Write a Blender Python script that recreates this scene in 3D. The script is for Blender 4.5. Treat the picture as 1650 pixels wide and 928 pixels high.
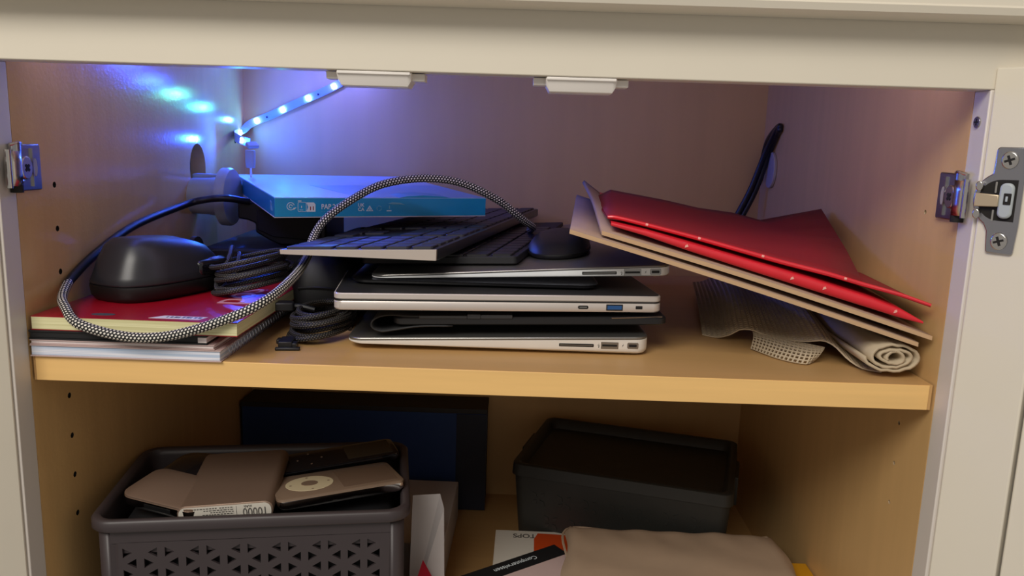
import bpy, bmesh, math, random
from mathutils import Matrix, Vector
for o in list(bpy.data.objects): bpy.data.objects.remove(o)
SC = bpy.context.scene; COL = SC.collection
R = math.radians; PI = math.pi
rnd = random.Random(7)

# ---------------- camera (solved for a 1650 x 928 frame) ----------------
cam = bpy.data.objects.new('camera', bpy.data.cameras.new('camera')); COL.objects.link(cam)
yaw, pit, rol = R(-0.4244), R(10.3341), R(1.8177)
f = Vector((math.sin(yaw)*math.cos(pit), math.cos(yaw)*math.cos(pit), -math.sin(pit)))
r = Vector((math.cos(yaw), -math.sin(yaw), 0)); u = r.cross(f)
r2 = r*math.cos(rol)+u*math.sin(rol); u2 = -r*math.sin(rol)+u*math.cos(rol)
m = Matrix((r2, u2, -f)).transposed().to_4x4(); m.translation = Vector((.34001, -.53578, .15710))
cam.matrix_world = m
cam.data.sensor_width = 36; cam.data.lens = 1283.8/1650*36; cam.data.clip_start = .01
SC.camera = cam
# ---------------- world and lights ----------------
w = bpy.data.worlds.new('room_light'); SC.world = w; w.use_nodes = True
bg = w.node_tree.nodes['Background']; bg.inputs[0].default_value = (1, .93, .84, 1); bg.inputs[1].default_value = .25
def area(name, loc, target, size, power, col):
    l = bpy.data.lights.new(name, 'AREA'); l.shape = 'RECTANGLE'; l.size, l.size_y = size; l.energy = power; l.color = col
    o = bpy.data.objects.new(name, l); COL.objects.link(o); o.location = loc
    o.rotation_euler = (Vector(target)-Vector(loc)).to_track_quat('-Z', 'Y').to_euler(); return o
area('ceiling_lamp', (-.35, -1.65, 1.55), (.32, 0, .0), (1.3, .9), 33, (1, .95, .87))
SC.view_settings.view_transform = 'Standard'; SC.view_settings.look = 'None'
SC.view_settings.exposure = 0.35; SC.view_settings.gamma = 1

# ---------------- materials ----------------
def lin(c): return tuple(((v/12.92) if v <= .04045 else ((v+.055)/1.055)**2.4) for v in c)
def hexc(h): return tuple(int(h[i:i+2], 16)/255 for i in (0, 2, 4))
class NT:
    def __init__(s, m): s.t = m.node_tree; s.n = s.t.nodes; s.l = s.t.links; s.b = s.n['Principled BSDF']
    def add(s, ty, **k):
        n = s.n.new(ty)
        for a, v in k.items():
            if hasattr(n, a): setattr(n, a, v)
            else: n.inputs[a.replace('_', ' ')].default_value = v
        return n
    def link(s, a, b): s.l.new(a, b)
def base(name, col, rough=.5, metal=0, spec=.5, coat=0, emit=0):
    m = bpy.data.materials.new(name); m.use_nodes = True; b = m.node_tree.nodes['Principled BSDF']
    c = lin(hexc(col)) if isinstance(col, str) else col
    b.inputs['Base Color'].default_value = (*c, 1); b.inputs['Roughness'].default_value = rough
    b.inputs['Metallic'].default_value = metal; b.inputs['Specular IOR Level'].default_value = spec
    b.inputs['Coat Weight'].default_value = coat
    if emit: b.inputs['Emission Color'].default_value = (*c, 1); b.inputs['Emission Strength'].default_value = emit
    return m
def noisy(name, col, rough=.5, metal=0, amt=.12, scale=(60, 60, 60), bump=.0, bscale=400, detail=4, **k):
    """base colour with soft procedural variation and fine relief"""
    m = base(name, col, rough, metal, **k); t = NT(m)
    tc = t.add('ShaderNodeTexCoord'); mp = t.add('ShaderNodeMapping'); mp.inputs['Scale'].default_value = scale
    t.link(tc.outputs['Object'], mp.inputs['Vector'])
    n = t.add('ShaderNodeTexNoise'); n.inputs['Scale'].default_value = 1; n.inputs['Detail'].default_value = detail
    t.link(mp.outputs[0], n.inputs['Vector'])
    c = lin(hexc(col)); mx = t.add('ShaderNodeMix', data_type='RGBA')
    mx.inputs[6].default_value = (*[v*(1-amt) for v in c], 1); mx.inputs[7].default_value = (*[min(1, v*(1+amt)) for v in c], 1)
    t.link(n.outputs['Fac'], mx.inputs[0]); t.link(mx.outputs[2], t.b.inputs['Base Color'])
    if bump:
        n2 = t.add('ShaderNodeTexNoise'); n2.inputs['Scale'].default_value = bscale; n2.inputs['Detail'].default_value = 2
        t.link(tc.outputs['Object'], n2.inputs['Vector'])
        bp = t.add('ShaderNodeBump'); bp.inputs['Strength'].default_value = bump; bp.inputs['Distance'].default_value = .001
        t.link(n2.outputs['Fac'], bp.inputs['Height']); t.link(bp.outputs[0], t.b.inputs['Normal'])
    return m
def stripes(name, c1, c2, freq, axis=2, rough=.7):
    """fine page layers along one object axis"""
    m = base(name, c1, rough); t = NT(m); tc = t.add('ShaderNodeTexCoord'); mp = t.add('ShaderNodeMapping')
    s = [6, 6, 6]; s[axis] = freq; mp.inputs['Scale'].default_value = s
    t.link(tc.outputs['Object'], mp.inputs['Vector']); n = t.add('ShaderNodeTexNoise'); n.inputs['Scale'].default_value = 1
    n.inputs['Detail'].default_value = 3; t.link(mp.outputs[0], n.inputs['Vector'])
    cr = t.add('ShaderNodeValToRGB'); cr.color_ramp.elements[0].position = .4; cr.color_ramp.elements[1].position = .6
    cr.color_ramp.elements[0].color = (*lin(hexc(c2)), 1); cr.color_ramp.elements[1].color = (*lin(hexc(c1)), 1)
    t.link(n.outputs['Fac'], cr.inputs[0]); t.link(cr.outputs[0], t.b.inputs['Base Color']); return m
def braid(name, dark, light, rows=8, pitch=.0054, frac=.30):
    """woven sleeve: pale thread ends in a staggered grid, from the tube's own UV (u round, v metres along)"""
    m = base(name, dark, .55); t = NT(m)
    uv = t.add('ShaderNodeUVMap'); sp = t.add('ShaderNodeSeparateXYZ'); t.link(uv.outputs[0], sp.inputs[0])
    def mth(op, a, b=None, c=None):
        n = t.add('ShaderNodeMath', operation=op)
        for i, v in enumerate((a, b, c)):
            if v is None: continue
            if isinstance(v, (int, float)): n.inputs[i].default_value = v
            else: t.link(v, n.inputs[i])
        return n.outputs[0]
    U = mth('MULTIPLY', sp.outputs[0], rows); V = mth('MULTIPLY', sp.outputs[1], 1/pitch)
    def cell(U, V):
        fu = mth('SUBTRACT', mth('FRACT', U), .5); fv = mth('SUBTRACT', mth('FRACT', mth('ADD', V, mth('MULTIPLY', fu, .35))), .5)
        return mth('ADD', mth('MULTIPLY', mth('MULTIPLY', fu, fu), 1.0), mth('MULTIPLY', mth('MULTIPLY', fv, fv), .42))
    d1 = cell(mth('ADD', U, 0.), V); d2 = cell(mth('ADD', U, .5), mth('ADD', V, .5))
    d = mth('MINIMUM', d1, d2); k = mth('LESS_THAN', d, frac*frac)
    mx = t.add('ShaderNodeMix', data_type='RGBA'); mx.inputs[6].default_value = (*lin(hexc(dark)), 1); mx.inputs[7].default_value = (*lin(hexc(light)), 1)
    t.link(k, mx.inputs[0]); t.link(mx.outputs[2], t.b.inputs['Base Color'])
    bp = t.add('ShaderNodeBump'); bp.inputs['Strength'].default_value = .5; bp.inputs['Distance'].default_value = .0006
    h = mth('SUBTRACT', 1, mth('MULTIPLY', d, 8)); t.link(h, bp.inputs['Height']); t.link(bp.outputs[0], t.b.inputs['Normal'])
    return m
WOOD = 'D0A972'
def wood(name, scale, rough=.42, bump=.0, amt=.10, col=WOOD):
    return noisy(name, col, rough, amt=amt, scale=scale, bump=bump, bscale=260, detail=6)
M_WV = wood('maple_veneer_upright', (70, 70, 5), .40, .05)
M_WL = wood('maple_veneer_satin', (70, 70, 5), .17, .14)
M_WB = wood('maple_veneer_back', (45, 45, 4), .5, .03)
M_WX = wood('maple_veneer_shelf', (5, 70, 70), .42, .03, col='BF9762')
M_EDGE = wood('maple_edge_band', (6, 90, 130), .5, .0, .13, 'E8BC78')
M_PAINT = noisy('cream_paint', 'DAD2C2', .38, amt=.02, scale=(20, 20, 20), bump=.03, bscale=300)
M_FRAME = noisy('grey_white_edge', 'D6CEC6', .45, amt=.02)
M_WHITEP = base('white_plastic', 'E8E2DC', .35)
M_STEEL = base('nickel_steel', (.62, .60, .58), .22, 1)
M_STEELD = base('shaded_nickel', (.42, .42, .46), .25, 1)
M_DARK = base('dark_recess', '15110E', .8)
M_ALU = noisy('silver_aluminium', 'E2DED8', .38, .15, amt=.03)
M_ALUD = noisy('graphite_aluminium', '3A3A3C', .35, .7, amt=.05)
M_LID = noisy('silver_lid', '9D9B98', .36, .9, amt=.03)
M_BLK = noisy('black_plastic', '17171A', .42, amt=.1)
M_BLKM = noisy('matt_black', '101013', .6, amt=.1)
M_KEY = noisy('black_keycap', '1D1E26', .46, amt=.08, spec=.8)
M_GAP = base('port_black', '0B0B0C', .5)
M_PORT = base('port_metal', (.35, .34, .33), .35, 1)
M_BLUEPORT = base('blue_port_tongue', '1E4E86', .45)
M_RUB = noisy('dark_rubber', '1A1A1C', .7, amt=.1)
M_RED = noisy('red_gloss_cover', '9E1023', .3, amt=.06, coat=.3)
M_PAGES = stripes('cream_pages', 'E2DDB0', 'C9C392', 1800)
M_PAGESB = stripes('blue_white_pages', 'E9E6EC', 'A9BAD2', 1100)
M_PAGESW = stripes('white_pages', 'EADFDC', 'CDBFC0', 1500)
M_CARD = noisy('grey_brown_board', '9C8271', .75, amt=.08, scale=(90, 90, 90))
M_CARDE = noisy('tan_board_edge', 'BE9C78', .8, amt=.12, scale=(60, 400, 400))
M_FOLD = noisy('red_card_folder', '86141F', .6, amt=.06)
M_FOLDE = noisy('lit_red_fold', 'D2202E', .4, amt=.12, coat=.2)  # brighter copy of the folder red, highlight along the folds put into the colour
M_SCUFF = base('paper_scuff', 'E9A79B', .8)
M_MESH = noisy('beige_liner_foam', 'B8A78C', .85, amt=.1)
M_TEAL = noisy('teal_carton', '0A8FC0', .38, amt=.05, coat=.2)
M_TOPB = noisy('pale_carton_top', 'A9C3DC', .38, amt=.05, coat=.5)
M_TOPC = noisy('blue_carton_panel', '5E9CCB', .35, amt=.05, coat=.2)
M_INKW = base('white_ink', 'D5DEE2', .6)
M_INKG = base('grey_ink', '54504C', .7)
M_INKP = base('faded_white_ink', '6FA9BF', .6)
M_NAVY = noisy('navy_carton', '203E78', .6, amt=.08)
M_NAVYT = noisy('dark_carton_lid', '2E2C2C', .6, amt=.08)
M_BASK = noisy('charcoal_basket_plastic', '3A3234', .45, amt=.06)
M_BOXD = noisy('dark_green_black_plastic', '2A2A27', .5, amt=.1, bump=.2, bscale=90)
M_CHAMP = noisy('champagne_metal', '8C7566', .38, .5, amt=.03)
M_PINKL = base('pale_pink_ink', 'C98C92', .4)
M_MOUSE = noisy('dark_grey_soft_shell', '26262B', .36, amt=.06)
M_GLOSS = base('gloss_black', '121216', .12, coat=.4)
M_GRY = noisy('dark_grey_plastic', '2B2B2D', .5, amt=.06)
M_ALU2 = noisy('satin_silver', 'CFC6C0', .38, .35, amt=.03)
M_ALU3 = noisy('bright_silver', 'EEF1F3', .34, .1, amt=.02)
M_LIDD = noisy('dark_lid_face', '3B3A3B', .35, .4, amt=.04)
M_ALUEND = noisy('lit_graphite_end', 'C4B8AE', .4, .35, amt=.03)  # paler copy of the graphite, light on the near end put into the colour
M_NAVYT2 = noisy('dark_navy_band', '1F2436', .6, amt=.05)
M_CHAMPL = base('brushed_arm', 'C9B79B', .35, .6)
M_IPOD = noisy('warm_grey_face', '8E7866', .35, .35, amt=.03)
M_WHEEL = base('cream_wheel', 'C2B494', .5)
M_CHROME = base('polished_steel', (.78, .74, .70), .12, 1)
M_SCR = base('dim_screen', '3D362C', .15)
M_SCR2 = base('grey_screen', '6E5A4C', .2)
M_LABEL = base('white_label', 'CDC7BC', .6)
M_PAPER = noisy('white_wrapping_paper', 'D2CCCC', .6, amt=.05)
M_REDP = noisy('crimson_paper', 'A5062B', .5, amt=.05)
M_PACK = noisy('beige_padded_paper', 'A38C76', .6, amt=.06, bump=.25, bscale=60)
M_ORG = base('orange_print', 'C2440F', .5)
M_YEL = noisy('yellow_cover', 'C48A14', .5, amt=.06)
M_SLATE = base('slate_print', '41454C', .5)
M_PINKW = noisy('pinkish_page', 'BFA6A2', .6, amt=.05)
M_PCB = base('blue_white_strip', '8FA6E8', .5)
M_GREYW = noisy('grey_white_plastic', 'A9B0B4', .45, amt=.04)
M_BEIGEP = base('beige_clip', 'A39C90', .5)
M_COVER = base('grey_hole_cover', 'A39A98', .5)
M_SOCK = noisy('wood_behind', 'B09878', .7, amt=.1)
M_TRANS = base('clear_film', 'B9B0A8', .15)
M_BRAID = braid('black_white_braid', '0E0F13', 'E4DED4', 5, .0026, .175)
M_BRAIDD = braid('black_grey_braid', '0E0E12', '5A554E', 4, .0022, .16)
M_CORD = noisy('black_sheath', '14151A', .38, amt=.1)

# ---------------- mesh helpers ----------------
def thing(name, label, cat, loc=(0, 0, 0), M=None, group=None, kind=None):
    o = bpy.data.objects.new(name, None); COL.objects.link(o); o.empty_display_size = .01
    o.matrix_world = M.copy() if M is not None else Matrix.Translation(loc)
    o['label'] = label; o['category'] = cat
    if group: o['group'] = group
    if kind: o['kind'] = kind
    return o
def wm(o): return Matrix.Translation(o.location) @ o.rotation_euler.to_matrix().to_4x4()
def frame(o, x, y=(0, 1, 0)):
    X = Vector(x).normalized(); Z = X.cross(Vector(y)).normalized(); Y = Z.cross(X)
    m = Matrix((X, Y, Z)).transposed().to_4x4(); m.translation = Vector(o); return m
def part(name, bm, mat, parent=None, world=False, bev=0, smooth=False, seg=2, label=None, kind=None, solid=0, off=-1, sharp=40):
    bmesh.ops.recalc_face_normals(bm, faces=bm.faces)
    if world and parent:
        t = parent
        while t.parent: t = t.parent
        bm.transform(wm(t).inverted())
    me = bpy.data.meshes.new(name); bm.to_mesh(me); bm.free()
    o = bpy.data.objects.new(name, me); COL.objects.link(o)
    for mm in (mat if isinstance(mat, (list, tuple)) else [mat]): me.materials.append(mm)
    if parent: o.parent = parent
    if smooth or bev:
        me.shade_smooth() if hasattr(me, 'shade_smooth') else None
        me.set_sharp_from_angle(angle=R(sharp))
    if solid:
        s = o.modifiers.new('thickness', 'SOLIDIFY'); s.thickness = solid; s.offset = off
    if bev:
        b = o.modifiers.new('soft_edge', 'BEVEL'); b.width = bev; b.segments = seg; b.limit_method = 'ANGLE'; b.angle_limit = R(35)
    if label: o['label'] = label
    if kind: o['kind'] = kind
    return o
def tag(o, label, cat, group=None, kind=None):
    o['label'] = label; o['category'] = cat
    if group: o['group'] = group
    if kind: o['kind'] = kind
    return o
def struct(o, label, cat='structure'):
    o['kind'] = 'structure'; o['label'] = label; o['category'] = cat; return o
def B(): return bmesh.new()
def box(bm, x0, x1, y0, y1, z0, z1, M=None, mi=0):
    vs = [bm.verts.new(((x0, x1)[i & 1], (y0, y1)[i >> 1 & 1], (z0, z1)[i >> 2 & 1])) for i in range(8)]
    if M is not None:
        for v in vs: v.co = M @ v.co
    for q in ((0, 2, 3, 1), (4, 5, 7, 6), (0, 1, 5, 4), (2, 6, 7, 3), (0, 4, 6, 2), (1, 3, 7, 5)):
        bm.faces.new([vs[i] for i in q]).material_index = mi
    return bm
def loft(bm, rings, cap=True, close=True, mi=0):
    V = [[bm.verts.new(p) for p in r_] for r_ in rings]; n = len(V[0])
    for a, b in zip(V, V[1:]):
        for i in range(n if close else n-1):
            j = (i+1) % n; bm.faces.new((a[i], a[j], b[j], b[i])).material_index = mi
    if cap: bm.faces.new(V[0]).material_index = mi; bm.faces.new(V[-1]).material_index = mi
    return bm
def rr(x0, x1, y0, y1, rad, n=5):
    if not hasattr(rad, '__len__'): rad = (rad,)*4
    out = []
    for k, (cx, cy, sx, sy) in enumerate(((x1, y0, -1, 1), (x1, y1, -1, -1), (x0, y1, 1, -1), (x0, y0, 1, 1))):
        q = rad[k]; c = (cx+sx*q, cy+sy*q); a0 = -90+90*k
        for i in range(n+1):
            a = R(a0+90*i/n); out.append((c[0]+q*math.cos(a), c[1]+q*math.sin(a)))
    return out
def prism(bm, pts, z0, z1, M=None, mi=0):
    f_ = (lambda p: M @ Vector(p)) if M is not None else Vector
    return loft(bm, [[f_((x, y, z)) for x, y in pts] for z in (z0, z1)], mi=mi)
def circ(cx, cy, rx, ry=None, n=24): ry = ry or rx; return [(cx+rx*math.cos(2*PI*i/n), cy+ry*math.sin(2*PI*i/n)) for i in range(n)]
XZ = Matrix(((1, 0, 0, 0), (0, 0, 1, 0), (0, 1, 0, 0), (0, 0, 0, 1)))      # (a,b,c)->(a,c,b): draw in x-z, extrude along y
YZ = Matrix(((0, 0, 1, 0), (1, 0, 0, 0), (0, 1, 0, 0), (0, 0, 0, 1)))      # (a,b,c)->(c,a,b): draw in y-z, extrude along x
def spline(P, n=8):
    P = [Vector(p) for p in P]; Q = [P[0]*2-P[1]]+P+[P[-1]*2-P[-2]]; out = []
    for i in range(1, len(Q)-2):
        a, b, c, d = Q[i-1:i+3]
        for k in range(n):
            t = k/n; out.append(.5*((2*b)+(c-a)*t+(2*a-5*b+4*c-d)*t*t+(3*b-a-3*c+d)*t**3))
    out.append(P[-1]); return out
def tube(bm, P, rad, n=10, mi=0, flat=1):
    P = [Vector(p) for p in P]; uvl = bm.loops.layers.uv.verify()
    T = [(P[min(i+1, len(P)-1)]-P[max(i-1, 0)]).normalized() for i in range(len(P))]
    N = T[0].orthogonal().normalized(); rings = []; L = [0]
    for i in range(len(P)):
        if i: L.append(L[-1]+(P[i]-P[i-1]).length); N = (N-T[i]*N.dot(T[i])).normalized()
        Bn = T[i].cross(N); q = rad(i/(len(P)-1)) if callable(rad) else rad
        rings.append([bm.verts.new(P[i]+N*math.cos(2*PI*k/n)*q+Bn*math.sin(2*PI*k/n)*q*flat) for k in range(n)])
    for i in range(len(P)-1):
        for k in range(n):
            j = (k+1) % n; fc = bm.faces.new((rings[i][k], rings[i][j], rings[i+1][j], rings[i+1][k])); fc.material_index = mi
            for lp, (a, b) in zip(fc.loops, ((k, i), (k+1, i), (k+1, i+1), (k, i+1))): lp[uvl].uv = (a/n, L[b])
    bm.faces.new(rings[0][::-1]); bm.faces.new(rings[-1]); return bm
def grid(bm, G, mi=0):
    V = [[bm.verts.new(p) for p in row] for row in G]
    for a, b in zip(V, V[1:]):
        for i in range(len(a)-1): bm.faces.new((a[i], a[i+1], b[i+1], b[i])).material_index = mi
    return bm
def slab4(bm, c, th, up=(0, 0, 1)):
    u_ = Vector(up)*th; lo = [Vector(p) for p in c]; return loft(bm, [lo, [p+u_ for p in lo]])
def text(name, s, size, M, mat, parent, ext=.0001, align='LEFT', sx=1.0, bold=False):
    c = bpy.data.curves.new(name, 'FONT'); c.body = s; c.size = size; c.extrude = ext; c.align_x = align; c.resolution_u = 3
    if bold: c.offset = size*.02
    t = bpy.data.objects.new('tmp', c); COL.objects.link(t)
    me = bpy.data.meshes.new_from_object(t.evaluated_get(bpy.context.evaluated_depsgraph_get()))
    bpy.data.objects.remove(t); me.transform(M @ Matrix.Diagonal((sx, 1, 1, 1))); me.materials.clear(); me.materials.append(mat)
    o = bpy.data.objects.new(name, me); COL.objects.link(o); o.parent = parent; return o
def holed(outline, holes, thick, M):
    """a flat panel outline (2-D) with round holes really cut through"""
    bm = B(); E = []
    for loop in [outline]+holes:
        v = [bm.verts.new((x, y, 0)) for x, y in loop]
        E += [bm.edges.new((v[i], v[(i+1) % len(v)])) for i in range(len(v))]
    bmesh.ops.triangle_fill(bm, edges=E, use_beauty=True)
    small = [(sum(p[0] for p in h)/len(h), sum(p[1] for p in h)/len(h)) for h in holes if len(h) == 8]
    g = bmesh.ops.extrude_face_region(bm, geom=bm.faces[:])
    bmesh.ops.translate(bm, verts=[e for e in g['geom'] if isinstance(e, bmesh.types.BMVert)], vec=(0, 0, thick))
    for fc in bm.faces:
        c = fc.calc_center_median()
        if any((c.x-a)**2+(c.y-b)**2 < .0034**2 for a, b in small): fc.material_index = 1
    bm.transform(M); return bm

# ================= SETTING: the cabinet =================
W, D, T, ZF, ZC = .6325, .4507, .1990, -.300, .262
pegsL = [.0435+0, ]
def pegs(z0, ks): return [circ(.0445, z0-.032*k, .0023, n=8) for k in ks]
# left wall: y-z outline; peg holes every 32 mm at the front and back, and the 5 cm cable hole
hl = pegs(.1165, [0, 1, 2, 5, 6, 7, 8]) + [circ(.4185, .1165-.032*k, .0027, n=8) for k in (-1, 5, 6)] + [circ(.306, .1205, .0205, .0255, 32)]
o = part('wall_left', holed([(0, ZF), (D, ZF), (D, ZC), (0, ZC)], hl, -.016, YZ), [M_WL, M_DARK])  # peg bores near-black, their shade put into the colour
struct(o, 'left maple veneer side panel inside the cabinet with cable hole', 'wall')
bm = B(); box(bm, -.078, -.076, 0, D, ZF, ZC); box(bm, -.078, -.016, D-.002, D, ZF, ZC); box(bm, -.078, -.016, 0, D, ZC-.002, ZC); box(bm, -.078, -.016, 0, D, ZF, ZF+.002)  # board behind the cable hole; closed sides added to keep outside light out
part('backing_light_stop', bm, M_SOCK, o)
hr = [circ(.0445, .117-.032*k, .0017, n=8) for k in (0, 5, 6, 7)]
o = part('wall_right', holed([(0, ZF), (D, ZF), (D, ZC), (0, ZC)], hr, .016, Matrix.Translation((W, 0, 0)) @ YZ), [M_WV, M_SOCK])
struct(o, 'right maple veneer side panel inside the cabinet', 'wall')
bm = B(); prism(bm, circ(.407, .135, .017, .021, 32), -.004, .0, Matrix.Translation((W, 0, 0)) @ YZ)
part('hole_cover', bm, M_COVER, o, smooth=True, bev=.001)
part('backing_light_stop', box(B(), W+.0162, W+.020, 0, D, ZF, ZC), M_SOCK, o)  # unseen board added to stop outside light coming through the peg holes
o = part('wall_back', box(B(), -.016, W+.016, D, D+.008, ZF-.016, ZC+.016), M_WB); struct(o, 'maple veneer back panel of the cabinet', 'wall')
o = part('floor', box(B(), -.016, W+.016, 0, D, ZF-.018, ZF), M_WX); struct(o, 'maple veneer bottom board of the lower compartment', 'floor')
o = part('ceiling', box(B(), -.016, W+.016, -.018, D, ZC, ZC+.016), M_WX); struct(o, 'maple veneer board above the upper compartment', 'ceiling')
# painted face frame
o = part('trim_1', box(B(), -.085, W+.045, -.018, 0, T, .262), M_PAINT, bev=.0008); struct(o, 'cream painted top rail across the cabinet front', 'trim')
o = part('trim_2', box(B(), -.085, 0, -.018, 0, ZF-.05, T), M_FRAME, bev=.0008); struct(o, 'white painted left stile of the cabinet front', 'trim')
o = part('trim_3', box(B(), W, W+.045, -.018, 0, ZF-.05, T), M_FRAME, bev=.0008); struct(o, 'white painted right stile of the cabinet front', 'trim')
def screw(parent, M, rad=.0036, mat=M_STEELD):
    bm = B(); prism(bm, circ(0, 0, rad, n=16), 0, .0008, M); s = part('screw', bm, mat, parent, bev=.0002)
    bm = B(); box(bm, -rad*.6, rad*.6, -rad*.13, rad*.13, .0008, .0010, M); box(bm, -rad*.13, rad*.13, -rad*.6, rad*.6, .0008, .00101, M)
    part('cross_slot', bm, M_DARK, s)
screw(o, Matrix.Translation((W-.0002, -.008, .1794)) @ Matrix.Rotation(R(-90), 4, 'Y'))
# drawer front above
bm = B(); prof = [(-.0185, .2385), (-.0375, .2385), (-.041, .2400), (-.0425, .2440), (-.0405, .2455), (-.0405, .36), (-.0185, .36)]
prism(bm, prof, -.09, W+.06, YZ)
dr = part('drawer_front', bm, M_PAINT, smooth=True, sharp=30); tag(dr, 'cream drawer front with a rounded lower lip above the cabinet opening', 'drawer')
# doors, opened about 133 degrees; local x away from the hinge edge, local -y is ... the inner face towards the room
def door(name, org, ang, s, label):
    M = Matrix.Translation(org) @ Matrix.Rotation(R(ang), 4, 'Z')
    t = thing(name, label, 'door', M=M)
    z0, z1, st, wd, th = -.335, .2125, .0400, .30, .019      # inner face is at y=0, door body behind it
    sy = 1
    def bx(bm, x0, x1, ya, yb, za, zb):
        if s < 0: x0, x1 = -x1, -x0
        return box(bm, x0, x1, ya, yb, za, zb)
    part('door_stile', bx(B(), 0, st, 0, th, z0, z1), M_PAINT, t, bev=.0012)
    part('door_stile', bx(B(), wd-st, wd, 0, th, z0, z1), M_PAINT, t, bev=.0012)
    part('door_rail', bx(B(), st, wd-st, 0, th, z1-st*1.2, z1), M_PAINT, t, bev=.0008)
    part('door_rail', bx(B(), st, wd-st, 0, th, z0, z0+st*1.2), M_PAINT, t, bev=.0008)
    part('door_panel', bx(B(), st+.0018, wd-st-.0018, .0022, th-.004, z0+st*1.2+.0018, z1-st*1.2-.0018), M_PAINT, t, bev=.001)
    t['kind'] = 'structure'
    return t, M
dR, MR = door('door_2', (.6335, -.0195, 0), -47, 1, 'open cream cabinet door at the right, inner face with hinge showing')
dL, ML = door('door_1', (-.001, -.0195, 0), 47, -1, 'open cream cabinet door at the left edge')
# hinges
def hinge(s, label, M, xw, zc):
    """s=+1 right hinge. M: door frame matrix; xw wall x; zc centre height"""
    t = thing('cabinet_hinge', label, 'hinge', (xw, 0, zc))
    i = -s
    Wp = lambda bm, *a: box(bm, *a)
    # mounting plate on the veneer side, folded round the frame edge
    bm = B(); pr = [(-.0055, -.0155), (.0255, -.0160), (.0262, -.0145), (.0262, .0145), (.0255, .0160), (-.0055, .0155)]
    pts = [(y, z) for y, z in pr]
    prism(bm, pts, 0, i*.0022, Matrix.Translation((xw+i*.0002, 0, zc)) @ YZ)
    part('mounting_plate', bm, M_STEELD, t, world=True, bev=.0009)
    bm = B(); prism(bm, circ(.019, 0, .0022, .0062, 16), i*.0020, i*.0028, Matrix.Translation((xw, 0, zc)) @ YZ)
    part('plate_slot', bm, M_BEIGEP, t, world=True)
    bm = B(); prism(bm, circ(.0075, 0, .0062, .0078, 24), i*.0020, i*.0042, Matrix.Translation((xw, 0, zc)) @ YZ)
    sc = part('adjusting_screw', bm, M_STEEL, t, world=True, bev=.0006)
    bm = B()
    for a in (0, 90): prism(bm, [( .0075+math.cos(R(a+45))*q*.0028-math.sin(R(a+45))*h*.0009, math.sin(R(a+45))*q*.0028+math.cos(R(a+45))*h*.0009) for q, h in ((-1, -1), (1, -1), (1, 1), (-1, 1))], i*.0042, i*.0045+a*1e-7, Matrix.Translation((xw, 0, zc)) @ YZ)
    part('cross_slot', bm, M_DARK, sc, world=True)
    bm = B(); box(bm, 0, .0015, .0148, .0156, -.013, .013, Matrix.Translation((xw+(i*.0022 if i > 0 else -.0037), 0, zc)))
    part('plate_rib', bm, M_STEEL, t, world=True)
    # knuckle over the frame edge
    for zz in (-.0125, .0125):
        bm = B(); tube(bm, [(xw+i*.0035, -.0045, zc+zz-.0035), (xw+i*.0035, -.0045, zc+zz+.0035)], .0040, 14)
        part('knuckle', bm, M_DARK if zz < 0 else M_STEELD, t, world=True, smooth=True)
        bm = B(); pts = [(-.0085+.0042*math.cos(R(a)), .0042*math.sin(R(a))) for a in range(0, 360, 30)]
        tube(bm, spline([(xw+i*.0042, .0015, zc+zz+.004), (xw+i*.0062, -.0045, zc+zz+.0042), (xw+i*.0035, -.0095, zc+zz+.003)], 5), .0012, 8)
        part('rolled_ear', bm, M_STEEL, t, world=True, smooth=True)
    bm = B(); G = []
    for yy, xx in ((.0005, .0042), (-.004, .0070), (-.009, .0064), (-.0135, .0030)):
        G.append([(xw+i*xx, yy, zc+q*(.0115 if abs(q) > .6 else .0085)) for q in (-1, -.5, 0, .5, 1)])
    grid(bm, G); part('arm_plate', bm, M_STEEL, t, world=True, solid=.0012, off=0, smooth=True)
    bm = B(); tube(bm, [(xw+i*.0048, -.014, zc-.0125), (xw+i*.0048, -.014, zc+.0125)], .0021, 12)
    part('hinge_pin', bm, M_STEEL, t, world=True, smooth=True)
    # cup on the door's inner face: x along the door from hinge edge, z up, -y out of the face
    C = M @ Matrix.Translation((0, 0, zc)) ; sx = s
    def dp(pts, d0, d1): # polygon in door x-z, depths outwards
        b = B(); loft(b, [[C @ Vector((sx*x, -d, z)) for x, z in pts] for d in (d0, d1)]); return b
    cz = .0005
    arc = [(.0150+.0180*math.cos(R(a)), .0185*math.sin(R(a))+cz) for a in range(118, 243, 9)]
    out = [(.0225, .0335), (.0085, .0335), (.0072, .0322), (.0068, .0200)]+arc+[(.0068, -.0190), (.0078, -.0318), (.0090, -.0330), (.0225, -.0330), (.0235, -.032), (.0245, -.015), (.0245, .015), (.0235, .0325)]
    part('cup_flange', dp(out, .0002, .0022), M_STEELD, t, world=True, bev=.0007)
    part('cup_well', dp([(.0125+.0125*math.cos(R(a)), .0128*math.sin(R(a))+cz) for a in range(90, 271, 12)]+[(.0215, -.0125), (.0215, .0135)], .0020, .0024), M_DARK, t, world=True)
    part('damper_block', dp(rr(.0125, .0205, -.0105, .0115, .0035), .0022, .0058), M_GREYW, t, world=True, bev=.0012)
    part('switch', dp(rr(.0155, .0197, -.0018, .0052, .0004), .0058, .0062), M_DARK, t, world=True)
    part('switch_lever', dp(rr(.0168, .0180, .0002, .0034, .0003), .0062, .0068), M_GREYW, t, world=True)
    part('link_arm', dp([(-.001, -.0040), (.0128, -.0034), (.0128, .0040), (-.001, .0046)], .0040, .0062), M_CHAMPL, t, world=True, bev=.0006)
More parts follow.
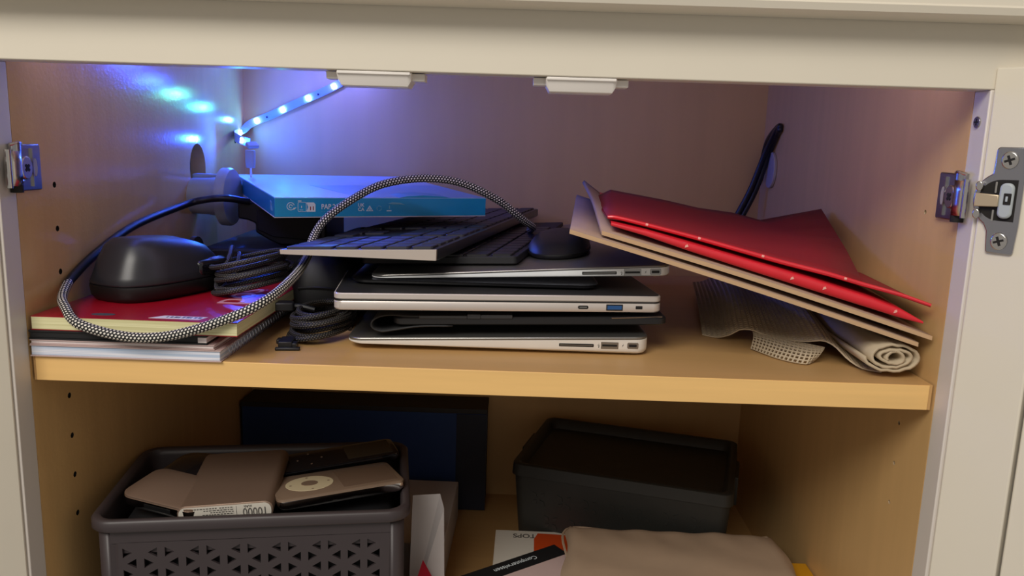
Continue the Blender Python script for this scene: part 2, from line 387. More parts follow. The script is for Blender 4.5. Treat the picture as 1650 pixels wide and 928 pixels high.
    for zz in (-.0085, .009):
        part('pivot_lug', dp(circ(.0008, zz, .0022, .0032, 12), .002, .0058), M_STEEL, t, world=True, bev=.0006)
        part('spring_pin', dp(rr(.0095, .0106, zz-.004, zz+.003, .0004), .0025, .0040), M_STEEL, t, world=True)
    for zz in (.0255, -.0250):
        part('screw', dp(circ(.0152, zz, .0048, .0055, 20), .0022, .0036), M_STEEL, t, world=True, bev=.0008)
        b = B()
        for a in (20, 110):
            ca, sa = math.cos(R(a)), math.sin(R(a))
            loft(b, [[C @ Vector((sx*(.0152+ca*q*.0030-sa*h*.0007), -d, zz+sa*q*.0030+ca*h*.0007)) for q, h in ((-1, -1), (1, -1), (1, 1), (-1, 1))] for d in (.0036, .0038+a*1e-6)])
        part('cross_slot', b, M_DARK, t, world=True)
    return t
hinge(1, 'nickel hinge at the right joining side panel and open door, cup fully visible', MR, W, .1305)
hinge(-1, 'nickel hinge cut by the left edge of the picture', ML, 0, .1300)
# door catches under the top rail
def catch(x0, x1, label):
    t = thing('door_catch', label, 'catch', ((x0+x1)/2, -.009, T), group='white catches under the top rail')
    z1 = T
    bm = B(); A = .0060
    rings = []
    for x, h in ((x0+.008, .0050), (x0+.0105, .0095), (x1-.0105, .0095), (x1-.008, .0050)):
        rings.append([(x, -.016, z1), (x, -.0165, z1-.0018), (x, -.013, z1-h), (x, .006, z1-h), (x, .006, z1)])
    loft(bm, rings); part('housing', bm, M_WHITEP, t, world=True, bev=.0006)
    bm = B(); box(bm, x0+.0085, x1-.0085, -.0175, -.0150, z1-.0022, z1-.0002); part('housing_lip', bm, M_WHITEP, t, world=True, bev=.0005)
    for a, b in ((x0, x0+.009), (x1-.009, x1)):
        bm = B(); box(bm, a, b, -.010, .004, z1-.0052, z1-.0004); part('screw_tab', bm, M_WHITEP, t, world=True, bev=.0006)
catch(.2125, .2760, 'white plastic door catch under the rail, nearer the light strip')
catch(.3455, .4065, 'white plastic door catch under the rail, right of the other one')

# the shelf
bm = B(); box(bm, .0012, W-.0012, .002, D-.001, -.018, 0)
sh = thing('shelf', 'thick maple shelf board with golden front edge dividing the cabinet', 'shelf', (W/2, .2, -.018))
part('board', bm, M_WX, sh, world=True)
part('edge_band', box(B(), .0030, W-.0035, .0012, .0021, -.0180, -.0001), M_EDGE, sh, world=True, bev=.0004, label='golden edge band')

# ================= LED strip, socket, cables at the back left =================
strip_path = [(.040, .352, .148), (.020, .372, .1515), (.0045, .405, .1565), (.0035, .436, .1610), (.010, .4465, .1700), (.036, .4475, .1815), (.064, .4475, .1950),
              (.094, .4475, .2085), (.122, .4475, .2230), (.142, .4470, .2370), (.146, .4380, .2520), (.138, .420, .2595), (.115, .405, .2600), (.080, .400, .2590),
              (.045, .392, .2560), (.0045, .375, .2450), (.0035, .335, .2400), (.0035, .30, .2385), (.0035, .25, .2385), (.0035, .20, .2385), (.0035, .12, .2385), (.0035, .04, .2385), (.012, .0055, .2385), (.05, .0035, .2385)]+[(.1+.1*i, .0035, .2385) for i in range(6)]  # last run, behind the top rail, is unseen and added to brighten the compartment
led = thing('led_strip', 'glowing blue and green light strip hanging across the back left corner', 'light strip', (.06, .447, .19))
P = spline(strip_path, 6); bm = B(); rows = []
def wall_side(p, tdir):
    # strip's broad side faces away from whichever board it is stuck to
    if p.z > .252: n = Vector((0, 0, -1))
    elif p.x < .012 and .03 < p.y < .43: n = Vector((1, 0, 0))
    elif p.y < .03: n = Vector((0, 1, 0))
    else: n = Vector((0, -1, 0))
    side = tdir.cross(n).normalized(); return n, side
for i, p in enumerate(P):
    td = (P[min(i+1, len(P)-1)]-P[max(i-1, 0)]).normalized(); n, sd = wall_side(p, td)
    rows.append([p-sd*.0045, p+sd*.0045])
grid(bm, rows); part('tape', bm, M_PCB, led, world=True, solid=.0006, off=0)
# lamps every 33 mm along the tape; those behind the rail are added fill light
L = [0]
for a, b in zip(P, P[1:]): L.append(L[-1]+(b-a).length)
def along(s):
    for i in range(len(P)-1):
        if L[i+1] >= s: t = (s-L[i])/(L[i+1]-L[i]); return P[i].lerp(P[i+1], t), (P[i+1]-P[i]).normalized()
    return P[-1], (P[-1]-P[-2]).normalized()
LC = {}
def led_mat(c):
    if c not in LC: LC[c] = base('led_glow', tuple(.45+.55*v for v in c), .4, emit=22)
    return LC[c]
BLUE, CYAN, TEAL, GRN, VIO, PINK = (.01, .08, 1), (.02, .28, 1), (.03, .75, .8), (.10, .85, .5), (.06, .09, 1), (.52, .47, .78)
colours = [BLUE, BLUE, CYAN, CYAN, TEAL, GRN, BLUE, BLUE, VIO, VIO, VIO, BLUE, BLUE, BLUE, BLUE, BLUE, BLUE, BLUE, BLUE, BLUE, VIO, VIO, VIO]+[PINK]*6+[PINK]*20  # pink ones belong to the added fill run behind the rail
s = .018; k = 0
while s < L[-1]-.01 and k < len(colours):
    p, td = along(s); n, sd = wall_side(p, td); c = colours[k]
    Mx = Matrix((td, sd, n)).transposed().to_4x4(); Mx.translation = p+n*.0004
    part('lamp_chip', box(B(), -.0025, .0025, -.0025, .0025, 0, .0016, Mx), led_mat(c), led, world=True)
    if k % 2: part('resistor', box(B(), .012, .0140, -.0006, .0016, 0, .0006, Mx), M_GAP, led, world=True)
    l = bpy.data.lights.new('lamp_light', 'AREA'); l.shape = 'DISK'; l.size = .004; l.color = c
    l.energy = (.20 if k < 2 else .020 if k < 6 else .05) if k < 7 else (.008 if p.x < .25 else .016) if p.y < .03 else (.08 if p.z > .252 else .035)
    o = bpy.data.objects.new('lamp_light', l); COL.objects.link(o); o.parent = led
    o.location = wm(led).inverted() @ (p+n*.0030); o.rotation_euler = n.to_track_quat('-Z', 'Y').to_euler()
    s += .0345; k += 1
bm = B(); prism(bm, rr(-.004, .004, -.0065, .0065, .001), -.002, .002, frame((.043, .350, .1455), (.6, -.5, -.6), (.6, .6, 0)))
part('clip', bm, M_BEIGEP, led, world=True, bev=.0006)
ct = thing('usb_connector', 'small white plug and lead hanging below the light strip clip', 'connector', (.0475, .33, .128))
bm = B(); loft(bm, [[(.0475+a*(1-.3*k_), .33+b, z) for a, b in rr(-.0048, .0048, -.0035, .0035, .0015, 3)] for k_, z in ((.2, .1405), (0, .139), (0, .128), (.5, .1215))])
part('plug', bm, M_GREYW, ct, world=True, bev=.0005)
bm = B(); tube(bm, spline([(.0475, .33, .1225), (.047, .332, .113), (.046, .335, .095), (.042, .34, .070)]), .0012, 8); part('lead', bm, M_WHITEP, ct, world=True, smooth=True)
ad = thing('power_socket', 'round grey white power socket poking out of the left side panel', 'socket', (.0, .295, .095))
X = Matrix.Translation((.007, .292, .0925)) @ YZ
bm = B(); loft(bm, [[X @ Vector((a, b, x)) for a, b in circ(0, 0, q, n=36)] for x, q in ((-.007, .0185), (.010, .0190), (.022, .0205), (.024, .0200))]); part('body', bm, M_GREYW, ad, world=True, smooth=True)
bm = B(); loft(bm, [[X @ Vector((a, b, x)) for a, b in circ(0, 0, q, n=36)] for x, q in ((.0235, .0265), (.0245, .0298), (.032, .0300), (.0345, .0285), (.0350, .0200))]); part('rim', bm, M_GREYW, ad, world=True, smooth=True, sharp=50)
bm = B(); box(bm, -.004, .030, .298, .312, .106, .1150); part('upper_lug', bm, M_GREYW, ad, world=True, bev=.002)

bp = thing('braided_cable', 'thick black and white braided cable looping over the red book and turquoise box', 'cable', (.07, .0, .02))
cp = [(.068, .262, .0905), (.0498, .247, .0945), (.0300, .243, .0925), (.0158, .230, .0879), (.0065, .150, .0765), (.0055, .085, .0605), (.0050, .045, .0445), (.0120, .024, .0375), (.0230, .008, .0337), (.0400, -.0065, .0256), (.0725, -.0095, .0187),
      (.1023, -.0085, .0198), (.1359, -.006, .0300), (.1633, .006, .0425), (.1720, .050, .0530), (.1690, .100, .0605), (.1678, .125, .0743), (.1774, .132, .0898), (.1992, .138, .1067),
      (.2232, .142, .1191), (.2545, .150, .1246), (.2862, .160, .1217), (.3186, .170, .1075), (.3420, .185, .0890), (.352, .21, .080), (.350, .26, .072)]
part('sleeve', tube(B(), spline(cp[6:], 14), .0034, 14), M_BRAID, bp, world=True, smooth=True)
part('sheath', tube(B(), spline(cp[:8], 10)[:-9], .00345, 14), M_CORD, bp, world=True, smooth=True, label='plain black length of the cable')

# ================= notebooks, book and mouse =================
def book(name, label, cat, M, wd, dp, th, cov, pages, cover_t=.0006, group=None, over=.001):
    t = thing(name, label, cat, M=M, group=group)
    part('page_block', box(B(), .0004, wd-over, over, dp-over, cover_t, th-cover_t), pages, t, bev=.0003)
    part('cover', box(B(), 0, wd, 0, dp, th-cover_t, th), cov, t)
    part('back_cover', box(B(), 0, wd, 0, dp, 0, cover_t), cov, t)
    return t
def RZ(a): return Matrix.Rotation(R(a), 4, 'Z')
nb = book('notebook', 'spiral notebook with blue and white page edges at the bottom of the left stack', 'notebook', Matrix.Translation((.0015, -.0015, .0002)), .1335, .235, .0082, M_PINKW, M_PAGESB)
bm = B()
for k in range(34):
    y = .012+k*.0064; a = [(.1332+.0022*math.cos(R(q)), y, .0041+.0042*math.sin(R(q))) for q in range(0, 360, 45)]
    tube(bm, a+[a[0]], .0004, 5)
part('wire_binding', bm, M_STEELD, nb, kind='stuff', smooth=True)
book('notebook', 'thin white notebook between the spiral one and the black one', 'notebook', Matrix.Translation((.0015, -.001, .0086)), .129, .225, .0034, M_PINKW, M_PAGESW)
t = book('notebook', 'black covered notebook just under the red book', 'notebook', Matrix.Translation((.0010, -.001, .0122)), .1245, .215, .0064, M_BLKM, M_BLKM, .0010)
part('page_corner', box(B(), .1180, .1240, .0005, .2, .0012, .0050), M_PAGESW, t)
rb = book('book', 'red covered paperback with cream pages under the black mouse', 'book', Matrix.Translation((.0025, .0, .0188)) @ RZ(-.6), .1445, .210, .0098, M_RED, M_PAGES, .0004, over=.0002)
bm = B(); prism(bm, [(.080, .006), (.116, .0055), (.119, .014), (.088, .0145)], .00985, .0100); part('barcode_label', bm, M_PAPER, rb)
bm = B()
for k in range(9): box(bm, .091+k*.0028, .0922+k*.0028+.0006*(k % 3), .0085, .0125, .0100, .01005)
part('barcode', bm, M_SLATE, rb)
bm = B(); prism(bm, circ(.045, .012, .0085, .0035, 20), .00985, .0100); part('round_stamp', bm, M_SLATE, rb)
Tm = Matrix.Translation((.1115, .058, .0099)) @ RZ(-90)
text('lettering', 'pos', .041, Matrix.Translation((.1240, .0610, .0099)) @ RZ(90), M_PINKL, rb, sx=1.1)

ms = thing('computer_mouse', 'dark gaming mouse resting on the red book', 'mouse', M=frame((.0490, .098, .0290), (math.cos(R(-24)), math.sin(R(-24)), 0)) @ Matrix.Diagonal((.86, .82, 1.14, 1)))
def superel(hx, hy, n=28, p=2.9, cx=0, cy=0): return [(cx+hx*math.copysign(abs(math.cos(2*PI*i/n))**(2/p), math.cos(2*PI*i/n)), cy+hy*math.copysign(abs(math.sin(2*PI*i/n))**(2/p), math.sin(2*PI*i/n))) for i in range(n)]
def mring(z, hx, hy, cx=0, cy=0, tz=0): return [(x, y, z+tz*(y/max(hy, .001))) for x, y in superel(hx, hy, cx=cx, cy=cy)]
bm = B(); loft(bm, [mring(0, .0345, .0600), mring(.003, .0385, .0630), mring(.009, .0400, .0640), mring(.0105, .0395, .0640), mring(.0112, .035, .060)]); part('base', bm, M_GAP, ms, smooth=True, sharp=60)
bm = B(); loft(bm, [mring(.0108, .0385, .0630, 0, -.0005), mring(.0122, .0392, .0636, 0, -.0005), mring(.0165, .0375, .0615, 0, .0), mring(.0255, .0350, .0560, 0, .0, -.001), mring(.0335, .0305, .0480, 0, -.001, -.0025), mring(.0375, .0240, .0385, 0, -.003, -.003), mring(.0398, .0120, .0200, 0, -.004, -.001)]); part('shell', bm, M_MOUSE, ms, smooth=True, sharp=70)
bm = B(); loft(bm, [[(.030, y, z) for y, z in rr(.012, .054, .012, .0245, .004, 3)], [(.0395, y, z) for y, z in rr(.014, .052, .0125, .0225, .004, 3)]]); part('thumb_button', bm, M_GLOSS, ms, bev=.002)
bm = B()
for x in (-.010, -.0055): tube(bm, [(x, -.0425, .0255+.0), (x+.001, -.036, .0328)], .0004, 6)
tube(bm, [(-.001, -.0425, .0257), (-.002, -.036, .0328), (.003, -.035, .0332), (.003, -.040, .0290)], .0004, 6)
part('worn_emblem', bm, M_GAP, ms)
part('scroll_wheel', tube(B(), [(-.003, .048, .0285), (.003, .048, .0285)], .008, 16), M_GAP, ms, smooth=True)

def coil(bm, c, rx, ry, turns, rad, tilt=0, z=0, jit=.003, M=None, n=26):
    pts = []; N = int(turns*n)
    for i in range(N+1):
        a = 2*PI*i/n; k = i//n; q = random.Random(k*7+1); dx = (q.random()-.5)*2*jit; ex = 1-.07*(k % 4)
        p = Vector((c[0]+math.cos(a)*rx*ex+dx, c[1]+math.sin(a)*ry*ex+dx*.5, c[2]+z*i/N+math.cos(a)*tilt+.0012*math.sin(a*1.5)))
        pts.append(p)
    return tube(bm, pts, rad, 8)
mc = thing('coiled_cable', 'tied bundle of black mouse cable lying on the red book behind the braided loop', 'cable', (.115, .13, .029))
part('coil', coil(B(), (.1190, .122, .0325), .029, .042, 9, .0020, .0050, .024), M_BRAIDD, mc, world=True, smooth=True)
part('loose_end', tube(B(), spline([(.070, .185, .036), (.080, .175, .052), (.090, .15, .060), (.096, .125, .0535), (.094, .105, .040), (.099, .092, .0335), (.104, .11, .040), (.100, .14, .055), (.088, .165, .050)], 8), .0019, 8), M_BRAIDD, mc, world=True, smooth=True)
bm = B(); loft(bm, [[(.090+.0085*math.cos(R(a)), yy, .047+.0065*math.sin(R(a))) for a in range(0, 360, 30)] for yy in (.118, .128)]); part('fabric_tie', bm, M_BLKM, mc, world=True, smooth=True)

cc = thing('coiled_cable', 'small coil of black braided lead on the shelf left of the laptops', 'cable', (.175, .07, 0))
part('coil', coil(B(), (.184, .092, .0030), .0235, .040, 8, .0021, .002, .020), M_BRAIDD, cc, world=True, smooth=True)
Mp = frame((.148, .088, .0225), (1, .3, -.03))
bm = B(); prism(bm, rr(-.003, .0125, -.0055, .0055, .002), -.0035, .0035, Mp); part('plug_body', bm, M_BLK, cc, world=True, bev=.001)
bm = B(); prism(bm, rr(-.0035, .0035, -.0042, .0042, .0012), 0, .0065, Mp @ Matrix.Translation((-.003, 0, 0)) @ Matrix.Rotation(R(-90), 4, 'Y')); part('plug_tip', bm, M_PORT, cc, world=True)
part('strain_relief', tube(B(), spline([(.158, .091, .022), (.166, .093, .0215), (.176, .094, .019)]), .0022, 8), M_BLK, cc, world=True, smooth=True)
hk = thing('plastic_clip', 'black right-angled plastic clip lying on the shelf beside the cable coil', 'clip', (.166, .045, 0))
Mh = frame((.1680, .048, .0002), (1, .12, 0))
bm = B()
box(bm, -.0080, .0100, -.0135, -.0100, 0, .0022, Mh)
box(bm, -.0062, .0040, -.0100, .0080, 0, .0058, Mh); box(bm, -.0085, -.0060, -.004, .004, .0025, .0060, Mh); box(bm, .0038, .0075, -.0102, -.002, 0, .0048, Mh)
part('clip_body', bm, M_BLK, hk, world=True, bev=.0006)

# ================= laptop stack =================
def laptop(label, M, L, Dp, zb, zt, lt, mat_lid, mat, cr=.009, gapw=.0005):
    """wedge laptop: x along the port side facing the room, y into the cabinet, z up"""
    t = thing('laptop', label, 'laptop', M=M)
    def ring(i, fr, lo, hi, rc=None):
        return [(x, y, lo(x)+(hi(x)-lo(x))*fr) for x, y in rr(i, L-i, i, Dp-i, (rc or cr)-i*.5, 6)]
    bm = B(); loft(bm, [ring(.0042, 0, zb, zt), ring(.0014, .05, zb, zt), ring(.0003, .18, zb, zt), ring(0, .4, zb, zt), ring(0, 1, zb, zt)]); part('base', bm, mat, t, smooth=True, sharp=35)
    g = lambda x: zt(x)+gapw; h = lambda x: zt(x)+gapw+lt
    bm = B(); loft(bm, [ring(.0012, 0, zt, g), ring(.0012, 1, zt, g)]); part('lid_gap_shade', bm, M_GAP, t)  # dark filler in the lid gap, the gap's shade put into its colour
    bm = B(); loft(bm, [ring(.0002, 0, g, h), ring(0, .35, g, h), ring(.0004, .8, g, h), ring(.0016, 1, g, h)]); part('lid', bm, mat_lid, t, smooth=True, sharp=50)
    return t
def rport(t, name, x, w_, z, h, mat, rad=.0006, y=.0, dpt=.0002, inner=None, iw=.6, ih=.5):
    Mq = Matrix.Translation((x, y, z)) @ XZ
    o = part(name, prism(B(), rr(-w_/2, w_/2, -h/2, h/2, rad, 3), -dpt, .0008, Mq), mat, t)
    if inner: part('contact_tongue', prism(B(), rr(-w_*iw/2, w_*iw/2, -h*ih/2, h*ih/2, rad*.4, 2), -dpt-.00012, 0, Mq), inner, o)
    return o
def airports(t, f, L, up=0):
    z = lambda x: f(x)
    for nm, a, b, hh in (('card_slot', .700, .815, .0017),):
        rport(t, nm, L*(a+b)/2, L*(b-a), z(L*.76), hh*1.35, M_GAP, .0004, inner=M_PORT, iw=.94, ih=.25)
    rport(t, 'usb_port', L*.868, L*.058, z(L*.868), .0052, M_PORT, .0003, inner=M_GAP, iw=.86, ih=.30)
    rport(t, 'display_port', L*.945, L*.037, z(L*.945), .0047, M_PORT, .0010, inner=M_GAP, iw=.7, ih=.42)
    # port symbols: a trident and a bolt
    bm = B(); x0 = L*.832; zc = z(x0)
    box(bm, x0-.0001, x0+.0001, -.0001, .0004, zc-.0013, zc+.0013); box(bm, x0-.0007, x0-.0005, -.0001, .0004, zc-.0002, zc+.0007); box(bm, x0+.0005, x0+.0007, -.0001, .0004, zc-.0005, zc+.0003)
    box(bm, x0-.0006, x0+.0001, -.0001, .0004, zc-.0004, zc-.0002); box(bm, x0-.0001, x0+.0006, -.0001, .0004, zc-.0008, zc-.0006); prism(bm, circ(x0, zc-.0014, .0004, n=8), -.0001, .0004, XZ)
    part('usb_symbol', bm, M_GAP, t)
    x0 = L*.912; zc = z(x0); bm = B(); prism(bm, [(x0+.0006, zc+.0012), (x0-.0005, zc-.0001), (x0+.0000, zc), (x0-.0006, zc-.0012), (x0+.0006, zc+.0002), (x0+.0001, zc+.0001)], -.0001, .0004, XZ)
    part('bolt_symbol', bm, M_GAP, t)
L1 = .2290
zb1 = lambda x: .0012+.0042*max(0, 1-x/.07)**2 ; zt1 = lambda x: .0066+.0062*(x/L1)
lp = laptop('thin silver wedge laptop at the very bottom of the stack on the shelf', frame((.2125, .0450, .0002), (.2290, .0085, .0)), L1, .315, zb1, zt1, .0020, M_LID, M_ALU, .011)
airports(lp, lambda x: (zb1(x)+zt1(x))/2+.0012, L1)
for x in (.02, .2): part('rubber_foot', prism(B(), circ(x, .03, .006), 0, .0025), M_RUB, lp)

fc = thing('tablet_case', 'black folding tablet case squeezed between the lowest laptop and the thick silver one', 'tablet case', M=frame((.2470, .046, .0195), (.2040, .010, .0045)))
bm = B(); loft(bm, [[(x, y, z) for x, y in rr(i, .2080-i, i, .200-i, .008)] for z, i in ((0, .0015), (.0012, 0), (.0050, 0), (.0062, .0012))]); part('tablet', bm, M_BLK, fc, smooth=True, sharp=40)
bm = B(); box(bm, .020, .0560, -.0006, .02, .0052, .0074); box(bm, .0560, .0660, -.0010, .02, .0052, .0086); box(bm, .0660, .0900, -.0008, .02, .0052, .0080); part('hinge_strip', bm, M_GRY, fc, bev=.0004)
pts = [(.030, .0066), (.012, .0068), (.000, .0078), (-.0095, .0066), (-.0155, .0025), (-.0150, -.0022), (-.0085, -.0048), (.0020, -.0036), (.020, -.0010), (.045, -.0008)]
pts = [Vector((a, 0, b)) for a, b in pts]; pts = spline(pts, 5)
part('folded_flap', grid(B(), [[(p.x, y, p.z) for p in pts] for y in (.0005, .05, .10, .15, .19)]), M_BLKM, fc, smooth=True, solid=.0012, off=0)
bm = B(); tube(bm, [(.165, -.0002, .0058), (.204, .002, .0064)], .0005, 6); part('metal_rim', bm, M_STEELD, fc)

l2 = thing('laptop', 'thick square-edged silver laptop with a blue port in the middle of the stack', 'laptop', M=frame((.2062, .0300, .0335), (.2440, .0285, .0)))
def plate(z0, z1, i, L, Dp, cr): return [[(x, y, z) for x, y in rr(q, L-q, q, Dp-q, cr, 6)] for z, q in ((z0, i), (z0+(z1-z0)*.18, 0), (z0+(z1-z0)*.85, 0), (z1, i))]
LL = .2455
part('base', loft(B(), plate(.0000, .0070, .0007, LL, .335, .0065)), M_ALU2, l2, smooth=True, sharp=35)
part('lid_gap_shade', loft(B(), plate(.0070, .0077, .0, LL-.001, .334, .006)), M_GAP, l2)  # lid gap filled dark, shade put into the colour
part('lid', loft(B(), plate(.0077, .0124, .0006, LL, .335, .0065)), M_ALU2, l2, smooth=True, sharp=35)
part('lid_panel', prism(B(), rr(.0012, LL-.0012, .0012, .333, .006), .0124, .0126), M_LIDD, l2, label='dark grey lid face')
rport(l2, 'port', LL*.752, .0080, .0036, .0026, M_GAP, .0012, inner=M_PORT, iw=.75, ih=.35)
rport(l2, 'usb_port', LL*.850, .0128, .0036, .0048, M_GAP, .0003, inner=M_BLUEPORT, iw=.86, ih=.62)
rport(l2, 'lock_slot', LL*.927, .0052, .0037, .0024, M_GAP, .0004)

tb = thing('tablet', 'thin dark tablet with a fine silver rim lying under the top laptop', 'tablet', M=frame((.2105, .0640, .0464), (.1915, .006, .0)))
part('glass_face', loft(B(), [[(x, y, z) for x, y in rr(i, .193-i, i, .30-i, .013-i)] for z, i in ((.0003, .004), (.0018, .0012), (.0036, .0010))]), M_GLOSS, tb, smooth=True, sharp=50)
part('metal_rim', loft(B(), [[(x, y, z) for x, y in rr(i, .193-i, i, .30-i, .013)] for z, i in ((.0034, .0006), (.0040, 0), (.0045, .0008))]), M_STEELD, tb, smooth=True, sharp=60)

L3 = .2310; zb3 = lambda x: .0000+.0010*max(0, 1-x/.05)**2; zt3 = lambda x: .0014+.0060*(x/L3)
m3 = laptop('thin silver wedge laptop at the top of the stack, keyboards lying on its lid', frame((.2275, .0600, .0516), (.2295, .0100, .0080)), L3, .322, zb3, zt3, .0016, M_LID, M_ALU3, .011)
airports(m3, lambda x: (zb3(x)+zt3(x))/2+.0003, L3)

def keyboard(label, M, Ld, wd, tl, tr, mat, edge, rows, klabel, unit=.0190, near=True, keymat=None):
    """x across the keyboard (front edge to rear edge), y along its length; near end faces the room"""
    t = thing('computer_keyboard', label, 'keyboard', M=M)
    top = lambda x: tl+(tr-tl)*x/wd if True else 0
    bm = B(); loft(bm, [[(x, y, top(x)*fr) for x, y in rr(i, wd-i, i, Ld-i, .0035, 4)] for fr, i in ((0, .0008), (.12, 0), (.92, 0), (1, .0004))]); part('case', bm, mat, t, smooth=True, sharp=35)
    if edge: part('side_seam', box(B(), wd-.0088, wd-.0084, -.0001, .001, tr*.05, tr*.97), M_STEELD, t)
    cache = {}
    ux = (wd-.004)/6.0
    for ri, row in enumerate(rows):            # ri 0 = front row (small x)
        x0 = .002+ri*ux; y = .0025
        for it in row:
            if it < 0: y += -it*unit; continue
            kk = 1
            if it > 10: it -= 10; kk = 2         # double depth key
            hh = ux*kk-.0024 if ri < 5 else ux*.80
            key = (round(it, 2), kk, ri == 5)
            if key not in cache:
                b = B(); loft(b, [[(a, c, z) for a, c in rr(q, hh-q, q, it*unit-.0024-q, .0012, 1)] for z, q in ((-.0004, 0), (.0009, .0001), (.0013, .0006))]); bmesh.ops.recalc_face_normals(b, faces=b.faces)
                me = bpy.data.meshes.new('key'); b.to_mesh(me); b.free(); me.materials.append(keymat or M_KEY); cache[key] = me
            o = bpy.data.objects.new('key', cache[key]); COL.objects.link(o); o.parent = t
            o.matrix_local = Matrix.Translation((x0+.0012, y+.0012, top(x0+.004)+.0003)) @ Matrix.Rotation(-math.atan((tr-tl)/wd), 4, 'Y')
            y += it*unit
    return t
g = -.45
R0 = [11, 1, 2, g, 1, 1, 1, g, 1.25, 1.25, 1, 1.25, 6, 1.25, 1, 1.25]   # front row, near end = numeric pad
rowsA = [[11, 1, 2, g, 1, 1, 1, g, 1.5, 1.25, 1.25, 5.0, 1.25, 1.25, 1.5],
         [-1, 1, 1, 1, g, -1, 1, -1, g, 2.3]+[1]*9+[1.7],
         [1, 1, 1, 1, g, -3, g, 1.8]+[1]*10+[1.2],
         [1, 1, 1, 1, g, 1, 1, 1, g]+[1.5]+[1]*11+[.5],
         [1, 1, 1, 1, g, 1, 1, 1, g]+[1.5]+[1]*11+[.5],
         [1, 1, 1, 1, g, 1, 1, 1, g]+[.93]*14]
kb = keyboard('black-keyed keyboard with a near end coloured as lit, lying on top of the pile', frame((.1590, .0600, .0684), (.1215, -.0250, .0027), (.208, .978, .0)), .402, .1245, .0037, .0084, M_ALUD, True, rowsA, '')
part('lit_end_face', loft(B(), [[(x, -.0006, z) for x, z in ((.0008, .0004), (.1237, .0002), (.1241, .0083), (.0004, .0037))], [(x, .0015, z) for x, z in ((.0008, .0004), (.1237, .0002), (.1241, .0083), (.0004, .0037))]]), M_ALUEND, kb, label='near end face, lit tone put into its colour')  # graphite near end made pale, the light falling on it is in the colour
rowsB = [[1]*4+[g]+[1]*3+[g]+[1.2]*7 for _ in range(6)]
kb2 = keyboard('matt black keyboard sticking out beneath the upper one', frame((.2120, .1050, .0560), (.1270, -.0220, .0073), (.19, .98, .0)), .300, .1290, .0050, .0062, M_BLKM, False, [[], [], [], [1.2]*10, [1.2]*10, [1]*12], '', keymat=M_BLK)

mm = thing('computer_mouse', 'low oval black mouse lying on the top laptop right of the keyboards', 'mouse', M=frame((.3755, .158, .0622), (1, -.12, .06), (.12, 1, 0)))
bm = B(); loft(bm, [[(x, y, z+.004*(y/.052) if z > .006 else z) for x, y in superel(hx, hy, 30, 2.4)] for z, hx, hy in ((0, .020, .042), (.003, .0255, .050), (.0055, .0270, .0515), (.0100, .0262, .0505), (.0150, .0220, .0445), (.0178, .0140, .031), (.0188, .005, .012))]); part('shell', bm, M_BLK, mm, smooth=True, sharp=70)
bm = B(); loft(bm, [[(x, y, z) for x, y in superel(hx, hy, 30, 2.4)] for z, hx, hy in ((.0050, .0274, .0519), (.0062, .0274, .0519))]); part('seam_band', bm, M_GAP, mm, smooth=True)

# ================= turquoise carton and what carries it =================
bx = thing('flat_box', 'flat turquoise carton with a pale glossy lid, printed PAP 21', 'box', M=frame((.1310, .1400, .0884), (.1756, .088, -.0008), (-.447, .894, .030)))
BW, BD, BH = .1965, .250, .0167
part('tray', box(B(), 0, BW, 0, BD, 0, BH-.0004), M_TEAL, bx, bev=.0005)
part('lid_sheet', box(B(), .0004, BW-.0004, .0004, BD-.0004, BH-.0004, BH), M_TOPB, bx)
bm = B(); prism(bm, [(.075, .002), (.1955, .002), (.1955, .13), (.055, .12)], BH, BH+.0001); part('lid_print', bm, M_TOPC, bx)
bm = B(); prism(bm, [(.1100, BH), (.118, BH+.0014), (.134, BH+.0022), (.152, BH+.0012), (.160, BH)], .0002, .03, XZ); part('lifted_flap', bm, M_TEAL, bx)
part('base_liner', box(B(), -.0002, BW, -.0002, BD, -.0006, .0), M_PAPER, bx)
def FT(x, z): return Matrix.Translation((x, -.0003, z)) @ Matrix.Rotation(R(90), 4, 'X')
text('lettering', 'PAP 21', .0062, FT(.0395, .0068), M_INKW, bx, bold=True, sx=.82)
text('lettering', 'UK', .0042, FT(.0720, .0088), M_INKW, bx, bold=True); text('lettering', 'CA', .0042, FT(.0720, .0050), M_INKW, bx, bold=True)
text('lettering', '- - - - -', .0030, FT(.0395, .0040), M_INKP, bx, sx=1.3)
def ringp(bm, cx, cz, r1, r0, a0=0, a1=360, n=20):
    pts = [(cx+r1*math.cos(R(a0+(a1-a0)*i/n)), cz+r1*math.sin(R(a0+(a1-a0)*i/n))) for i in range(n+1)]+[(cx+r0*math.cos(R(a0+(a1-a0)*i/n)), cz+r0*math.sin(R(a0+(a1-a0)*i/n))) for i in range(n, -1, -1)]
    prism(bm, pts, -.0003, 0, XZ)
bm = B(); ringp(bm, .0135, .0092, .0034, .0029, 20, 340); ringp(bm, .0135, .0092, .0016, .0011, 0, 300); prism(bm, [(.0155, .0070), (.0180, .0084), (.0180, .0078), (.0160, .0062)], -.0003, 0, XZ); part('recycling_mark', bm, M_INKW, bx)
bm = B(); o_ = rr(.0195, .0268, .0045, .0128, .0012, 3); i_ = rr(.0198, .0265, .0048, .0125, .0010, 3)
for k in range(len(o_)): prism(bm, [o_[k], o_[(k+1) % len(o_)], i_[(k+1) % len(o_)], i_[k]], -.0003, 0, XZ)
box(bm, .0210, .0240, -.0003, 0, .0058, .0062); box(bm, .0224, .0230, -.0003, 0, .0078, .0096); box(bm, .0196, .0225, -.0003, 0, .0134, .0142); part('sorting_mark', bm, M_INKW, bx)
bm = B(); prism(bm, [(.0268, .0125), (.0330, .0125), (.0345, .0110), (.0345, .0045), (.0268, .0045), (.0284, .0085)], -.0003, 0, XZ); part('sorting_flag', bm, M_INKW, bx)
